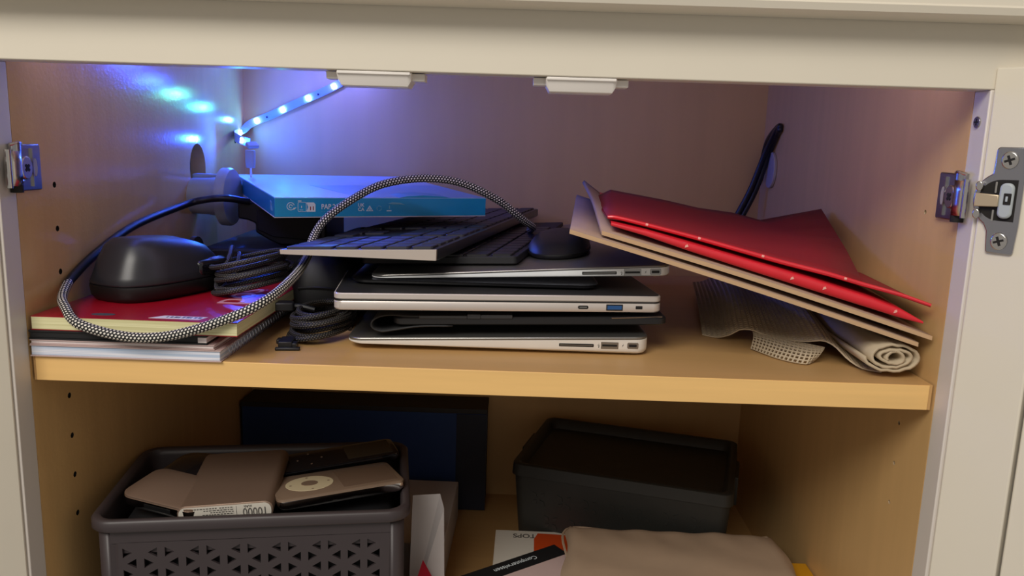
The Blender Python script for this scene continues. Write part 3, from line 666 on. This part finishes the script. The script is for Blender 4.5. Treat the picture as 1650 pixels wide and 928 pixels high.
bm = B(); box(bm, .0298, .0306, -.0004, 0, .0058, .0090); box(bm, .0322, .0330, -.0004, 0, .0058, .0092); part('sorting_flag_bins', bm, M_FOLD, bx)
bm = B()
a_ = [(.0795, .0048), (.0860, .0048), (.0828, .0098)]; b_ = [(.0804, .0053), (.0851, .0053), (.0828, .0089)]
for k in range(3): prism(bm, [a_[k], a_[(k+1) % 3], b_[(k+1) % 3], b_[k]], -.0003, 0, XZ)
ringp(bm, .0828, .0067, .0011, .0006); part('recycling_mark', bm, M_INKW, bx)
bm = B(); ringp(bm, .0915, .0072, .0024, .0019, 20, 120, 8); ringp(bm, .0915, .0072, .0024, .0019, 140, 240, 8); ringp(bm, .0915, .0072, .0024, .0019, 260, 360, 8)
prism(bm, [(.1000, .0115), (.104, .0128), (.112, .0120), (.116, .0102), (.111, .0108), (.104, .0108)], -.0003, 0, XZ); box(bm, .1005, .1014, -.0003, 0, .0068, .0098); part('faded_print', bm, M_INKP, bx)
bm = B(); box(bm, .0985, .1030, -.0003, 0, .0046, .0054); part('printed_bar', bm, M_INKW, bx)
bm = B(); prism(bm, [(.010, .004), (.020, .004), (.020, .0125), (.014, .0110), (.014, .0080), (.010, .0060)], -.0003, 0, YZ); part('side_print', bm, M_INKP, bx)

bc = thing('storage_case', 'flat black case lying behind the mouse under the dark bracket', 'case', M=frame((.030, .232, .0002), (1, .03, 0)))
part('lower_half', prism(B(), rr(0, .118, 0, .17, .012), 0, .024), M_BLKM, bc, bev=.002)
part('upper_half', prism(B(), rr(0, .118, 0, .17, .012), .0245, .0470), M_BLKM, bc, bev=.003)
bk = thing('device_stand', 'stepped black plastic stand propping up the turquoise box', 'stand', (.09, .26, .0475))
pr = [(.0560, .0905), (.1450, .0880), (.1450, .0480), (.0980, .0480), (.0880, .0520), (.0735, .0600), (.0735, .0690), (.0660, .0720), (.0560, .0735)]
part('body', prism(B(), pr, .262, .345, XZ), M_BLK, bk, world=True, bev=.0018)
bm = B(); prism(bm, circ(.0905, .0750, .0009, n=8), .2612, .264, XZ); part('rivet', bm, M_STEELD, bk, world=True)
bm = B(); prism(bm, [(.0760, .0630), (.0920, .0560), (.1400, .0530), (.1400, .0800), (.0760, .0830)], .2606, .263, XZ); part('front_plate', bm, M_BLKM, bk, world=True, bev=.0008)
pc = thing('soft_pouch', 'black fabric pouch under the near end of the keyboard', 'pouch', M=frame((.1480, .128, .0), (1, 0, 0)))
rng = [(0, .004), (.008, -.002), (.030, -.003), (.050, .0), (.0555, .006), (.0580, .016)]
part('body', loft(B(), [[(x, y, .0002+z+.0035*math.sin(x*90)*math.sin(y*40)*(z > .02)) for x, y in rr(i, .053-i, i, .22-i, .016, 6)] for z, i in rng]), M_BLKM, pc, smooth=True, sharp=80)
part('zip', tube(B(), spline([(.006, -.0022, .030), (.025, -.0040, .0315), (.047, -.003, .029)]), .0012, 6), M_GAP, pc, smooth=True)
rp = thing('card_packet', 'small crimson packet wedged under the turquoise box', 'packet', M=frame((.190, .272, .0805), (1, .3, -.01)))
part('packet', prism(B(), rr(0, .040, 0, .05, .002), 0, .0062), M_REDP, rp, bev=.0012); part('packet_flap', prism(B(), [(.0, .0), (.040, .0), (.034, .012), (.006, .012)], .0062, .0066), M_RED, rp)
# ================= boards, red folders, liner mat, cable at the right =================
def sheet(name, label, cat, G, mat, th, off=0, edge=None, parts=()):
    t = thing(name, label, cat, G[0][0]); part('sheet', grid(B(), G), mat, t, world=True, solid=th, off=off, smooth=True, sharp=60)
    return t
def lerp(a, b, t): return tuple(a[i]+(b[i]-a[i])*t for i in range(3))
def quad(NL, NR, FR, FL, nx=12, ny=8, f_=None):
    G = []
    for j in range(ny+1):
        v = j/ny; a = lerp(NL, FL, v); b = lerp(NR, FR, v); row = []
        for i in range(nx+1):
            p = Vector(lerp(a, b, i/nx))
            if f_: p.z += f_(i/nx, v)
            row.append(tuple(p))
        G.append(row)
    return G
def board(label, NL, NR, FR, FL, th, f_=None):
    t = thing('cardboard_sheet', label, 'cardboard', NL); G = quad(NL, NR, FR, FL, 14, 8, f_)
    part('board', grid(B(), G), M_CARD, t, world=True, solid=th, off=0, smooth=True, sharp=50)
    e = [Vector(p) for p in G[0]]
    bm = B(); loft(bm, [[p+Vector((0, -.0006, -th*.5)), p+Vector((0, -.0006, th*.5)), p+Vector((0, .0004, th*.5)), p+Vector((0, .0004, -th*.5))] for p in e]); part('cut_edge', bm, M_CARDE, t, world=True, smooth=True, sharp=50, label='tan cut front edge')
    return t
board('lower of two grey-brown boards leaning from the laptops down to the rolled liner', (.3756, .030, .0962), (.6215, .010, .0268), (.628, .240, .0345), (.3945, .250, .1075), .0030, lambda a, v: .0015*math.sin(a*3.1))
board('upper of two grey-brown boards, its left corner bent up beneath the red folders', (.3990, .035, .0955), (.6295, .008, .0322), (.6305, .245, .0400), (.4005, .250, .1130), .0030, lambda a, v: (.009*max(0, 1-a/.09)*max(0, min(1, v*2.4))+.0015*math.sin(a*3.1)))
# lower red folder: doubled card with a rounded fold to the front
fo = thing('paper_folder', 'lower red card folder with a rounded scuffed front fold', 'folder', (.41, .04, .10)); rings = []
pts = [(0, .4058, .040, .1015, .0012), (.1, .4310, .0385, .0958, .0020), (.25, .4640, .037, .0867, .0030), (.45, .5100, .034, .0745, .0037), (.62, .5500, .029, .0642, .0042), (.8, .5900, .021, .0535, .0040), (.9, .6090, .016, .0478, .0033), (1, .6235, .011, .0425, .0008)]
for _, x, y, z, h in pts:
    rg = [(x+.010, y+.20, z-h+.006+.004), (x+.004, y+.08, z-h+.0035)]+[(x, y-h*.7*math.sin(R(a)), z-h*math.cos(R(a))) for a in range(0, 181, 30)]+[(x+.004, y+.08, z+h+.0035), (x+.010, y+.20, z+h+.010)]
    rings.append(rg)
bm = B(); loft(bm, rings, cap=False, close=False); part('folded_card', bm, M_FOLDE, fo, world=True, smooth=True, sharp=80)
for fx in (.27, .52, .60, .83):
    i = min(int(fx*7), 6); a, b = pts[i], pts[i+1]; q = fx*7-i; x, y, z, h = [a[k]+(b[k]-a[k])*q for k in (1, 2, 3, 4)]
    bm = B(); loft(bm, [[(x-.0012, y-h*.7-.0002, z-.0010), (x+.0014, y-h*.7-.0002, z-.0002), (x+.0006, y-h*.7-.0002, z+.0014), (x-.0008, y-h*.7-.0002, z+.0008)], [(x-.0012, y-h*.7+.001, z-.0010), (x+.0014, y-h*.7+.001, z-.0002), (x+.0006, y-h*.7+.001, z+.0014), (x-.0008, y-h*.7+.001, z+.0008)]])
    part('scuff', bm, M_SCUFF, fo, world=True)
# upper folder
fu = thing('paper_folder', 'upper red card folder, its back corner standing up against the side panel', 'folder', (.41, .05, .105))
near = [(.4040, .0480, .1058), (.4140, .0470, .1050), (.4601, .0440, .0950), (.4950, .0400, .0868), (.5298, .0350, .0785), (.5600, .0290, .0722), (.5850, .0240, .0660)]
mid = [(.4065, .120, .1078), (.4165, .120, .1105), (.4650, .125, .1015), (.5030, .130, .0940), (.5420, .135, .0880), (.5760, .130, .0850), (.6060, .110, .0790)]
back = [(.4080, .200, .1100), (.4225, .205, .1168), (.4740, .215, .1085), (.5100, .230, .1010), (.5480, .250, .0960), (.5760, .250, .0895), (.6235, .220, .1045)]
G = []
for j in range(9):
    v = j/8; G.append([tuple(Vector(a)*(1-v)**2*1+Vector(b)*0+Vector(m_)*2*v*(1-v)+Vector(b)*v*v) if False else tuple(Vector(a).lerp(Vector(m_), v*2) if v <= .5 else Vector(m_).lerp(Vector(b), v*2-1)) for a, m_, b in zip(near, mid, back)])
part('cover', grid(B(), G), M_FOLD, fu, world=True, solid=.0009, off=0, smooth=True, sharp=80)
edge = [tuple(Vector(p)) for p in near]+[(.6080, .0170, .0608), (.6270, .0100, .0551)]
part('front_fold', tube(B(), spline(edge, 6), lambda t_: .0011+.0006*math.sin(t_*3.1), 8), M_FOLDE, fu, world=True, smooth=True, label='scuffed front edge, its highlight put into the colour')
G2 = [[(p[0]+.002*v, p[1]+.12*v, p[2]-.0012+.004*v) for p in edge] for v in (0, .3, .6, 1)]
part('lower_leaf', grid(B(), [[tuple(Vector(q)) for q in row] for row in G2]), M_FOLD, fu, world=True, solid=.0006, off=0)
for i_, q in ((1, .4), (2, .3), (3, .6), (5, .5)):
    a, b = Vector(edge[i_]), Vector(edge[i_+1]); p = a.lerp(b, q); bm = B(); tube(bm, [p-(b-a).normalized()*.0009+Vector((0, -.0008, .0003)), p+(b-a).normalized()*.0009+Vector((0, -.0008, .0003))], .0010, 8); part('scuff', bm, M_SCUFF, fu, world=True)

# liner mat
def perforated(bm, G, hole=.66):
    for a, b in zip(G, G[1:]):
        for i in range(len(a)-1):
            q = [Vector(a[i]), Vector(a[i+1]), Vector(b[i+1]), Vector(b[i])]; c = sum(q, Vector())/4
            # diamond-shaped hole: one inner point on each diagonal mid-line
            o_ = [bm.verts.new(p) for p in q]; n_ = [bm.verts.new(c+(p-c)*hole) for p in q]
            for k in range(4): bm.faces.new((o_[k], o_[(k+1) % 4], n_[(k+1) % 4], n_[k]))
    bmesh.ops.remove_doubles(bm, verts=bm.verts, dist=1e-5); return bm
def resample(P, n):
    P = spline(P, 12); L_ = [0]
    for a, b in zip(P, P[1:]): L_.append(L_[-1]+(b-a).length)
    out = []; j = 0
    for k in range(n+1):
        s_ = L_[-1]*k/n
        while j < len(P)-2 and L_[j+1] < s_: j += 1
        out.append(P[j].lerp(P[j+1], (s_-L_[j])/max(1e-9, L_[j+1]-L_[j])))
    return out
mt = thing('shelf_liner', 'beige perforated non-slip liner draped on the shelf with its end rolled up', 'liner', (.56, .1, 0))
front = resample([(.4985, .128, .0012), (.509, .119, .0014), (.5170, .110, .0060), (.5235, .104, .0120), (.5310, .098, .0135), (.5400, .090, .0115), (.5520, .078, .0110), (.5640, .064, .0135), (.5730, .056, .0165), (.5800, .050, .0140), (.5880, .042, .0060), (.5960, .034, .0016), (.6060, .026, .0016)], 34)
rows = []
for j in range(52):
    v = j/51; rows.append([p+Vector((.035*v*(1-.3*i/34), .21*v, (.0110*(1-i/34)+.008)*math.sin(min(1, v*1.6)*PI/2)*(1-.5*(1-min(1, i/8))))) for i, p in enumerate(front)])
part('draped_sheet', perforated(B(), rows), M_MESH, mt, world=True, kind='stuff', solid=.0011, off=0)
top = resample([(.5330, .1015, .0118), (.5440, .0905, .0115), (.5620, .0700, .0110), (.5760, .0580, .0105)], 18); bot = resample([(.5280, .0850, .0010), (.5400, .0570, .0010), (.5555, .0430, .0010), (.5650, .0510, .0010)], 18)
rows = [[a.lerp(b, j/7)+Vector((0, -.004, .002))*math.sin(PI*j/7) for a, b in zip(top, bot)] for j in range(8)]
part('front_lip', perforated(B(), rows, .64), M_MESH, mt, world=True, kind='stuff', solid=.0011, off=0, label='lip with larger open holes')
sp = []
for k in range(0, 340, 4):
    a = R(k*3.3+180); q = 1-.80*k/340; sp.append((.6080+.0205*q*math.cos(a), .0158+.0108*q*math.sin(a)*(1+.06*math.sin(k))+.0016*math.sin(k*.09)*(1-q)))
part('rolled_end', grid(B(), [[(x+.006*v, .0145+.21*v, z) for x, z in sp] for v in (0, .1, .4, 1)]), M_MESH, mt, world=True, solid=.0019, off=0, smooth=True, sharp=80)
rc = thing('black_cable', 'pair of dark cords rising from behind the red folders to the right side panel', 'cord', (.61, .42, .08))
for dx, dz in ((0, 0), (.0080, -.003)):
    part('cord', tube(B(), spline([(.585+dx, .430, .040), (.598+dx*.9, .425, .075), (.612+dx*.8, .420, .110), (.6225+dx*.6, .410, .152), (.6275+dx*.2, .390, .179+dz), (.6290, .382, .184+dz), (.6290, .392, .183), (.6285, .425, .165), (.6280, .444, .12)], 8), .0033, 10), M_CORD, rc, world=True, smooth=True)

# ================= lower compartment =================
nv = thing('gift_box', 'long dark navy box standing upright against the back of the lower compartment', 'box', (.155, .42, ZF))
part('box_body', box(B(), .0040, .3070, .4010, .4490, ZF+.0002, -.1720), M_NAVY, nv, world=True, bev=.0008)
part('lid', box(B(), .0032, .3078, .4000, .4495, -.1730, -.1665), M_NAVYT, nv, world=True, bev=.0008)
bm = B(); box(bm, .2700, .3074, .4003, .4009, ZF+.001, -.1735); part('end_band', bm, M_NAVYT2, nv, world=True)

# lidded dark storage box
Md = frame((.3400, .2710, ZF+.0003), (.2190, -.0640, 0))
db = thing('storage_box', 'dark lidded plastic storage box at the back of the lower compartment', 'storage box', M=Md)
DW, DD, DH = .229, .158, .1195
part('tub', loft(B(), [[(x, y, z) for x, y in rr(i, DW-i, i, DD-i, .010, 6)] for z, i in ((0, .010), (.004, .008), (.100, .0015), (.108, .0015))]), M_BOXD, db, smooth=True, sharp=60)
part('lid', loft(B(), [[(x, y, z) for x, y in rr(i, DW-i, i, DD-i, max(.006, .010-i*.3), 6)] for z, i in ((.1060, .001), (.1065, -.0015), (.1185, -.0005), (.1195, .0010), (.1195, .0045), (.1185, .0060), (.1090, .0100), (.1085, .0130))]), M_BOXD, db, smooth=True, sharp=50)
# embossed leaf pattern on the tub front
bm = B()
for k in range(7):
    for j in range(3):
        cx = .030+k*.028+(.014 if j % 2 else 0); cz = .030+j*.026
        if cx > .205: continue
        for a in (45, 135, 225, 315):
            ca, sa = math.cos(R(a)), math.sin(R(a)); yy = .0117-.00008*cz*1000*.9+.0005
            P4 = [(cx+ca*.002, cz+sa*.002), (cx+ca*.006-sa*.0022, cz+sa*.006+ca*.0022), (cx+ca*.0105, cz+sa*.0105), (cx+ca*.006+sa*.0022, cz+sa*.006-ca*.0022)]
            y0 = .012-.08*(cz-.004)/.96; loft(bm, [[(x, .008-(z-.004)*.0677-dd, z) for x, z in P4] for dd in (-.0006, .0007)])
part('embossed_pattern', bm, M_BOXD, db, kind='stuff')
for x in (-.002, DW+.002): part('latch', box(B(), x-.0025, x+.0025, DD*.35, DD*.65, .085, .1165), M_BOXD, db, bev=.001)

# basket with triangular lattice
Mb = frame((.0270, .0150, ZF+.0003), (.2320, .0370, 0))
ba = thing('storage_basket', 'charcoal plastic basket with a triangle lattice filled with old gadgets', 'basket', M=Mb)
BWd, BDp, BHt = .2330, .1430, .1697
def lattice(bm, Wd, z0, z1, M, s_=.0176, hole=.45):
    cw = s_*.866; n = int(Wd/cw); x_off = (Wd-n*cw)/2; rows_ = int((z1-z0)/s_)
    def tri(P3):
        c = (sum(p[0] for p in P3)/3, sum(p[1] for p in P3)/3); o_ = [bm.verts.new(M @ Vector((p[0], p[1], 0))) for p in P3]
        i_ = [bm.verts.new(M @ Vector((c[0]+(p[0]-c[0])*hole, c[1]+(p[1]-c[1])*hole, 0))) for p in P3]
        for k in range(3): bm.faces.new((o_[k], o_[(k+1) % 3], i_[(k+1) % 3], i_[k]))
    for c in range(n):
        xa = x_off+c*cw; xb = xa+cw; sh = .5 if c % 2 else 0
        for q in range(rows_):
            za = z0+(q+sh)*s_; zb_ = z0+(q+.5-sh)*s_
            if za+s_ <= z1+1e-6 and (q+.5-sh)*s_+s_*.5 <= z1-z0+1e-6: tri([(xa, za), (xa, za+s_), (xb, za+s_*.5)])
            mz = z0+(q+(0 if c % 2 else .5))*s_
            if mz+s_ <= z1+1e-6: tri([(xb, mz), (xb, mz+s_), (xa, mz+s_*.5)])
    def q4(a, b, c_, d): bm.faces.new([bm.verts.new(M @ Vector((x, z, 0))) for x, z in ((a, c_), (b, c_), (b, d), (a, d))])
    q4(0, Wd, z1-.0005, z1+.012); q4(0, Wd, 0, z0+.0005)
    if x_off > 1e-4: q4(0, x_off, 0, z1); q4(Wd-x_off, Wd, 0, z1)
    # half-triangle fillers along top and bottom
    for c in range(n):
        xa = x_off+c*cw; xb = xa+cw; top_ = z0+rows_*s_
        for (zt_) in (z0, top_):
            sgn = 1 if zt_ == z0 else -1
            P3 = [(xa, zt_), (xb, zt_), ((xb, zt_+sgn*s_*.5) if c % 2 == 0 else (xa, zt_+sgn*s_*.5))]
            bm.faces.new([bm.verts.new(M @ Vector((p[0], p[1], 0))) for p in P3])
    bmesh.ops.remove_doubles(bm, verts=bm.verts, dist=2e-4); return bm
zt_ = .0090+.0176*8
bm = B(); cr = .012
lattice(bm, BWd-2*cr, .009, zt_, Matrix.Translation((cr, .002, 0)) @ Matrix.Rotation(R(90), 4, 'X')); part('lattice_wall', bm, M_BASK, ba, solid=.0022, off=0, label='front lattice wall')
bm = B(); lattice(bm, BWd-2*cr, .009, zt_, Matrix.Translation((cr, BDp-.002, 0)) @ Matrix.Rotation(R(90), 4, 'X')); part('lattice_wall', bm, M_BASK, ba, solid=.0022, off=0)
for x in (.002, BWd-.002):
    bm = B(); lattice(bm, BDp-2*cr, .009, zt_, Matrix.Translation((x, cr, 0)) @ RZ(90) @ Matrix.Rotation(R(90), 4, 'X')); part('lattice_wall', bm, M_BASK, ba, solid=.0022, off=0)
for cx, cy, a0 in ((BWd-cr, cr, -90), (BWd-cr, BDp-cr, 0), (cr, BDp-cr, 90), (cr, cr, 180)):
    G = [[(cx+(cr-.002)*math.cos(R(a0+q)), cy+(cr-.002)*math.sin(R(a0+q)), z) for q in range(0, 91, 15)] for z in (0, BHt-.004)]
    part('corner_post', grid(B(), G), M_BASK, ba, solid=.0022, off=0, smooth=True)
bm = B()
def rimring(i, z, rad): return [(x, y, z) for x, y in rr(i, BWd-i, i, BDp-i, rad, 7)]
rg = [rimring(.0035, BHt-.006, .011), rimring(-.0035, BHt-.0095, .018), rimring(-.0042, BHt-.0085, .018), rimring(-.0040, BHt-.002, .018), rimring(-.0020, BHt, .017), rimring(.0020, BHt-.0008, .013), rimring(.0038, BHt-.006, .011), rimring(.0035, BHt-.030, .011)]
loft(bm, rg, cap=False); part('rim', bm, M_BASK, ba, smooth=True, sharp=60)
part('base', prism(B(), rr(.002, BWd-.002, .002, BDp-.002, .011, 5), 0, .002), M_BASK, ba)
fl = thing('fabric_pouch', 'black cloth filling deep inside the lattice basket under the gadgets', 'pouch', M=Mb @ Matrix.Translation((0, 0, .0025)))
part('body', loft(B(), [[(x, y, z) for x, y in rr(i, BWd-i, i, BDp-i, .02, 5)] for z, i in ((0, .012), (.01, .008), (.140, .0085), (.150, .014), (.1525, .03))]), M_BLKM, fl, smooth=True, sharp=80)

pb = thing('power_bank', 'champagne coloured power bank with a white 10000 mAh label in the basket', 'power bank', M=frame((.0835, .0340, -.1415), (.0690, .0100, .0036), (-.0110, .080, .006)))
part('shell', loft(B(), [[(x, y, z) for x, z in rr(q, .0720-q, q, .0145-q, .0062, 6)] for y, q in ((.0003, .0010), (.0010, 0), (.0900, 0), (.0915, .001))]), M_CHAMP, pb, smooth=True, sharp=50)
part('end_label', loft(B(), [[(x, y, z) for x, z in rr(.0012, .0708, .0010, .0135, .0052, 6)] for y in (-.0002, .0008)]), M_LABEL, pb)
LT = lambda x, z: Matrix.Translation((x, -.0004, z)) @ Matrix.Rotation(R(90), 4, 'X') @ RZ(180)
text('lettering', '10000', .0105, LT(.0680, .0102), M_INKG, pb, sx=.72); text('lettering', 'mAh', .0032, LT(.0565, .0128), M_INKG, pb)

bm = B()
for z, a, b in ((.0118, .0130, .0300), (.0118, .0320, .0425), (.0100, .0200, .0425), (.0083, .0250, .0425), (.0066, .0190, .0425), (.0050, .0260, .0425)):
    x = a
    while x < b: wd_ = .0012+.0014*rnd.random(); box(bm, x, min(b, x+wd_), -.0003, .0002, z-.0004, z+.0004); x += wd_+.0006
part('fine_print', bm, M_INKG, pb)
part('label_line', box(B(), .0445, .0448, -.0003, .0002, .002, .0125), M_INKG, pb)

def player(name, label, M, Lx, Ly, th, face, back, rad=.006):
    t = thing(name, label, 'music player' if 'player' in name else 'phone', M=M)
    part('back_shell', loft(B(), [[(x, y, z) for x, y in rr(q, Lx-q, q, Ly-q, rad, 5)] for z, q in ((0, .005), (.0014, .0018), (.004, .0003), (th-.0022, 0))]), back, t, smooth=True, sharp=70)
    part('face_plate', loft(B(), [[(x, y, z) for x, y in rr(q, Lx-q, q, Ly-q, rad, 5)] for z, q in ((th-.0022, .0003), (th-.0006, .0003), (th, .0012))]), face, t, smooth=True, sharp=50)
    return t
ip = player('music_player', 'grey music player with a round cream click wheel, nearest the basket rim', frame((.1585, .0430, -.1340), (.0940, .0430, .0020), (-.42, .90, -.125)), .1035, .0618, .0105, M_IPOD, M_CHROME)
part('click_wheel', prism(B(), circ(.0300, .0309, .0195, n=40), .0105, .0109), M_WHEEL, ip, bev=.0002); part('centre_button', prism(B(), circ(.0300, .0309, .0068, n=24), .0109, .0111), M_IPOD, ip)
part('screen', prism(B(), rr(.0540, .0990, .0065, .0555, .0008, 2), .0105, .0107), M_SCR2, ip)
bm = B()
for a in (0, 90, 180, 270): prism(bm, circ(.0300+.0155*math.cos(R(a)), .0309+.0155*math.sin(R(a)), .0011, n=6), .0109, .01105)
part('wheel_marks', bm, M_IPOD, ip)
ip2 = player('music_player', 'black music player with four tiny buttons and a grey screen behind the click wheel one', frame((.1410, .1080, -.1370), (.0950, .0420, .0050), (-.4, .9, .04)), .1060, .0350, .0085, M_GLOSS, M_STEELD, .005)
part('screen', prism(B(), rr(.0600, .1010, .0040, .0310, .0008, 2), .0085, .0087), M_SCR, ip2)
for a in (0, 90, 180, 270): part('button', prism(B(), circ(.0280+.0105*math.cos(R(a)), .0175+.0105*math.sin(R(a)), .0009, n=8), .0085, .0089), M_SCR2, ip2)
ph = player('mobile_phone', 'bronze metal backed phone with a dark slot, at the left end of the basket', frame((.0300, .0500, -.1360), (.0660, -.0180, -.0045), (.25, 1, .08)), .0700, .0480, .0120, M_CHAMP, M_CHROME, .010)
part('dock_slot', box(B(), .024, .048, .0000, .002, .0045, .0080), M_GAP, ph)
player('mobile_phone', 'dark rounded phone behind the bronze backed one in the basket', frame((.0400, .0960, -.1380), (.0500, -.0100, .0030), (.2, 1, .06)), .0600, .0430, .0110, M_GLOSS, M_BLK, .010)

# white carton, paper and crimson wrap between the basket and the navy box
wc = thing('carton', 'small white carton on the floor in front of the navy box', 'box', M=frame((.2020, .2300, ZF+.0002), (1, -.02, 0)))
part('carton_body', box(B(), 0, .0700, 0, .155, 0, .0455), M_PAPER, wc, bev=.0008); part('lid_flap', box(B(), .0005, .0695, -.0006, .0, .012, .0450), M_PAPER, wc)
wp = thing('paper_wrap', 'crumpled white paper standing between the basket and the white carton', 'paper', (.26, .18, ZF))
V = [(.2660, .150, ZF+.0005), (.2810, .150, ZF+.0005), (.2765, .1720, -.1870), (.2722, .1780, -.1755), (.2460, .1800, -.1790), (.2480, .215, -.200), (.2500, .222, ZF+.0005), (.2700, .222, ZF+.0005), (.2725, .205, -.1980)]
V[0] = (.2460, .148, ZF+.0005)
bm = B(); v = [bm.verts.new(p) for p in V]
for q in ((0, 1, 2, 3), (0, 3, 4), (0, 4, 5, 6), (1, 7, 8, 2), (2, 8, 3), (3, 8, 4), (4, 8, 5), (5, 8, 7, 6)): bm.faces.new([v[i] for i in q])
part('folded_sheet', bm, M_PAPER, wp, world=True, solid=.0005, off=0)
cw_ = thing('paper_wrap', 'crimson paper corner poking out right beside the basket', 'paper', (.268, .14, ZF))
bm = B(); v = [bm.verts.new(p) for p in ((.2615, .112, ZF+.0005), (.2960, .128, ZF+.0005), (.2700, .146, ZF+.0005), (.2610, .1400, -.2230), (.2735, .1360, -.2440), (.2575, .125, -.2330))]
for q in ((0, 1, 4, 5), (5, 4, 3), (1, 2, 3, 4), (0, 5, 3, 2)): bm.faces.new([v[i] for i in q])
part('folded_sheet', bm, M_REDP, cw_, world=True)

def mag(name, label, cat, M, wd, dp, th, mat, side=M_PAGESW):
    t = thing(name, label, cat, M=M)
    part('page_block', box(B(), .0005, wd-.0005, .0005, dp-.0005, 0, th-.0004), side, t); part('cover', box(B(), 0, wd, 0, dp, th-.0004, th), mat, t); return t
mag('book', 'thick grey book lying under the cream brochure', 'book', frame((.3700, .0500, ZF+.0003), (1, -.01, 0)), .145, .165, .0388, M_SLATE)
m1 = mag('brochure', 'cream brochure with an orange patch lying by the dark storage box', 'brochure', frame((.3230, .0600, ZF+.0394), (1, -.01, 0)), .190, .2030, .0064, M_LABEL)
part('orange_patch', prism(B(), [(.0400, .080), (.0410, .186), (.045, .1985), (.080, .197), (.108, .190), (.105, .08)], .0064, .0066), M_ORG, m1)
text('lettering', 'TOPS', .0120, Matrix.Translation((.0430, .1960, .0064)) @ RZ(180), M_INKG, m1, bold=True, sx=.85)
m2 = mag('magazine', 'magazine with a black title strip lying on the cream brochure', 'magazine', frame((.3770, .0230, ZF+.0462), (.810, .590, 0)), .1200, .1500, .0104, M_PINKW)
part('title_strip', box(B(), .0, .1200, .1290, .1501, .0104, .0106), M_BLKM, m2)
text('lettering', 'Computerwissen', .0085, Matrix.Translation((.0900, .1430, .0106)) @ RZ(180), M_INKW, m2, sx=.85)
yb = thing('carton', 'yellow and grey carton by the right side panel, mostly under the paper package', 'box', M=frame((.5230, .0500, ZF+.0002), (1, 0, 0)))
part('carton_body', box(B(), 0, .1080, 0, .138, 0, .0604), M_YEL, yb, bev=.0006)
part('grey_print', prism(B(), [(.035+.066*math.cos(R(a)), .045+.082*math.sin(R(a))) for a in range(0, 91, 6)]+[(.02, .127), (.02, .045)], .0604, .0606), M_SLATE, yb)
text('lettering', '69', .014, Matrix.Translation((.0800, .0900, .0606)), M_YEL, yb, bold=True)
pk = thing('padded_package', 'beige crinkled paper package lying in front of the dark storage box', 'package', M=frame((.3850, .050, -.2362), (1, -.03, 0)))
def pkz(x, y, s_): 
    e = min(x/.010, (.222-x)/.010, y/.010, (.168-y)/.010, 1); e = max(0, e)**.5
    return .0085+s_*(.0080*e)+(.0012*math.sin(x*55+y*33)*math.sin(y*71-x*20)+.0011*math.sin(x*160+y*90)*max(0, y-.12)*18)*e*(s_ > 0)
for nm, s_ in (('paper_top', 1), ('paper_bottom', -1)):
    bm = B(); nx, ny = 44, 34; G = []
    for j in range(ny+1):
        row = []
        for i in range(nx+1):
            x = .222*i/nx; y = .168*j/ny; dx = .0030*math.sin(y*60)*(1 if i in (0, nx) else 0); dy = .0022*math.sin(x*75)*(1 if j == ny else 0)
            row.append((x+dx-(.008*(y/.168) if False else 0)+.010*(y/.168)*(1-2*x/.222)*(.6), y+dy, pkz(x, y, s_)))
        G.append(row)
    part(nm, grid(bm, G), M_PACK, pk, smooth=True, sharp=70)
bm = B(); tube(bm, spline([(.008, .004, .0085), (.010, .08, .0088), (.006, .164, .0095), (.06, .170, .0080), (.13, .167, .0090), (.20, .170, .0085), (.2120, .164, .0080), (.217, .08, .0085), (.220, .004, .0080)], 8), .0013, 6); part('folded_seam', bm, M_PACK, pk, smooth=True)
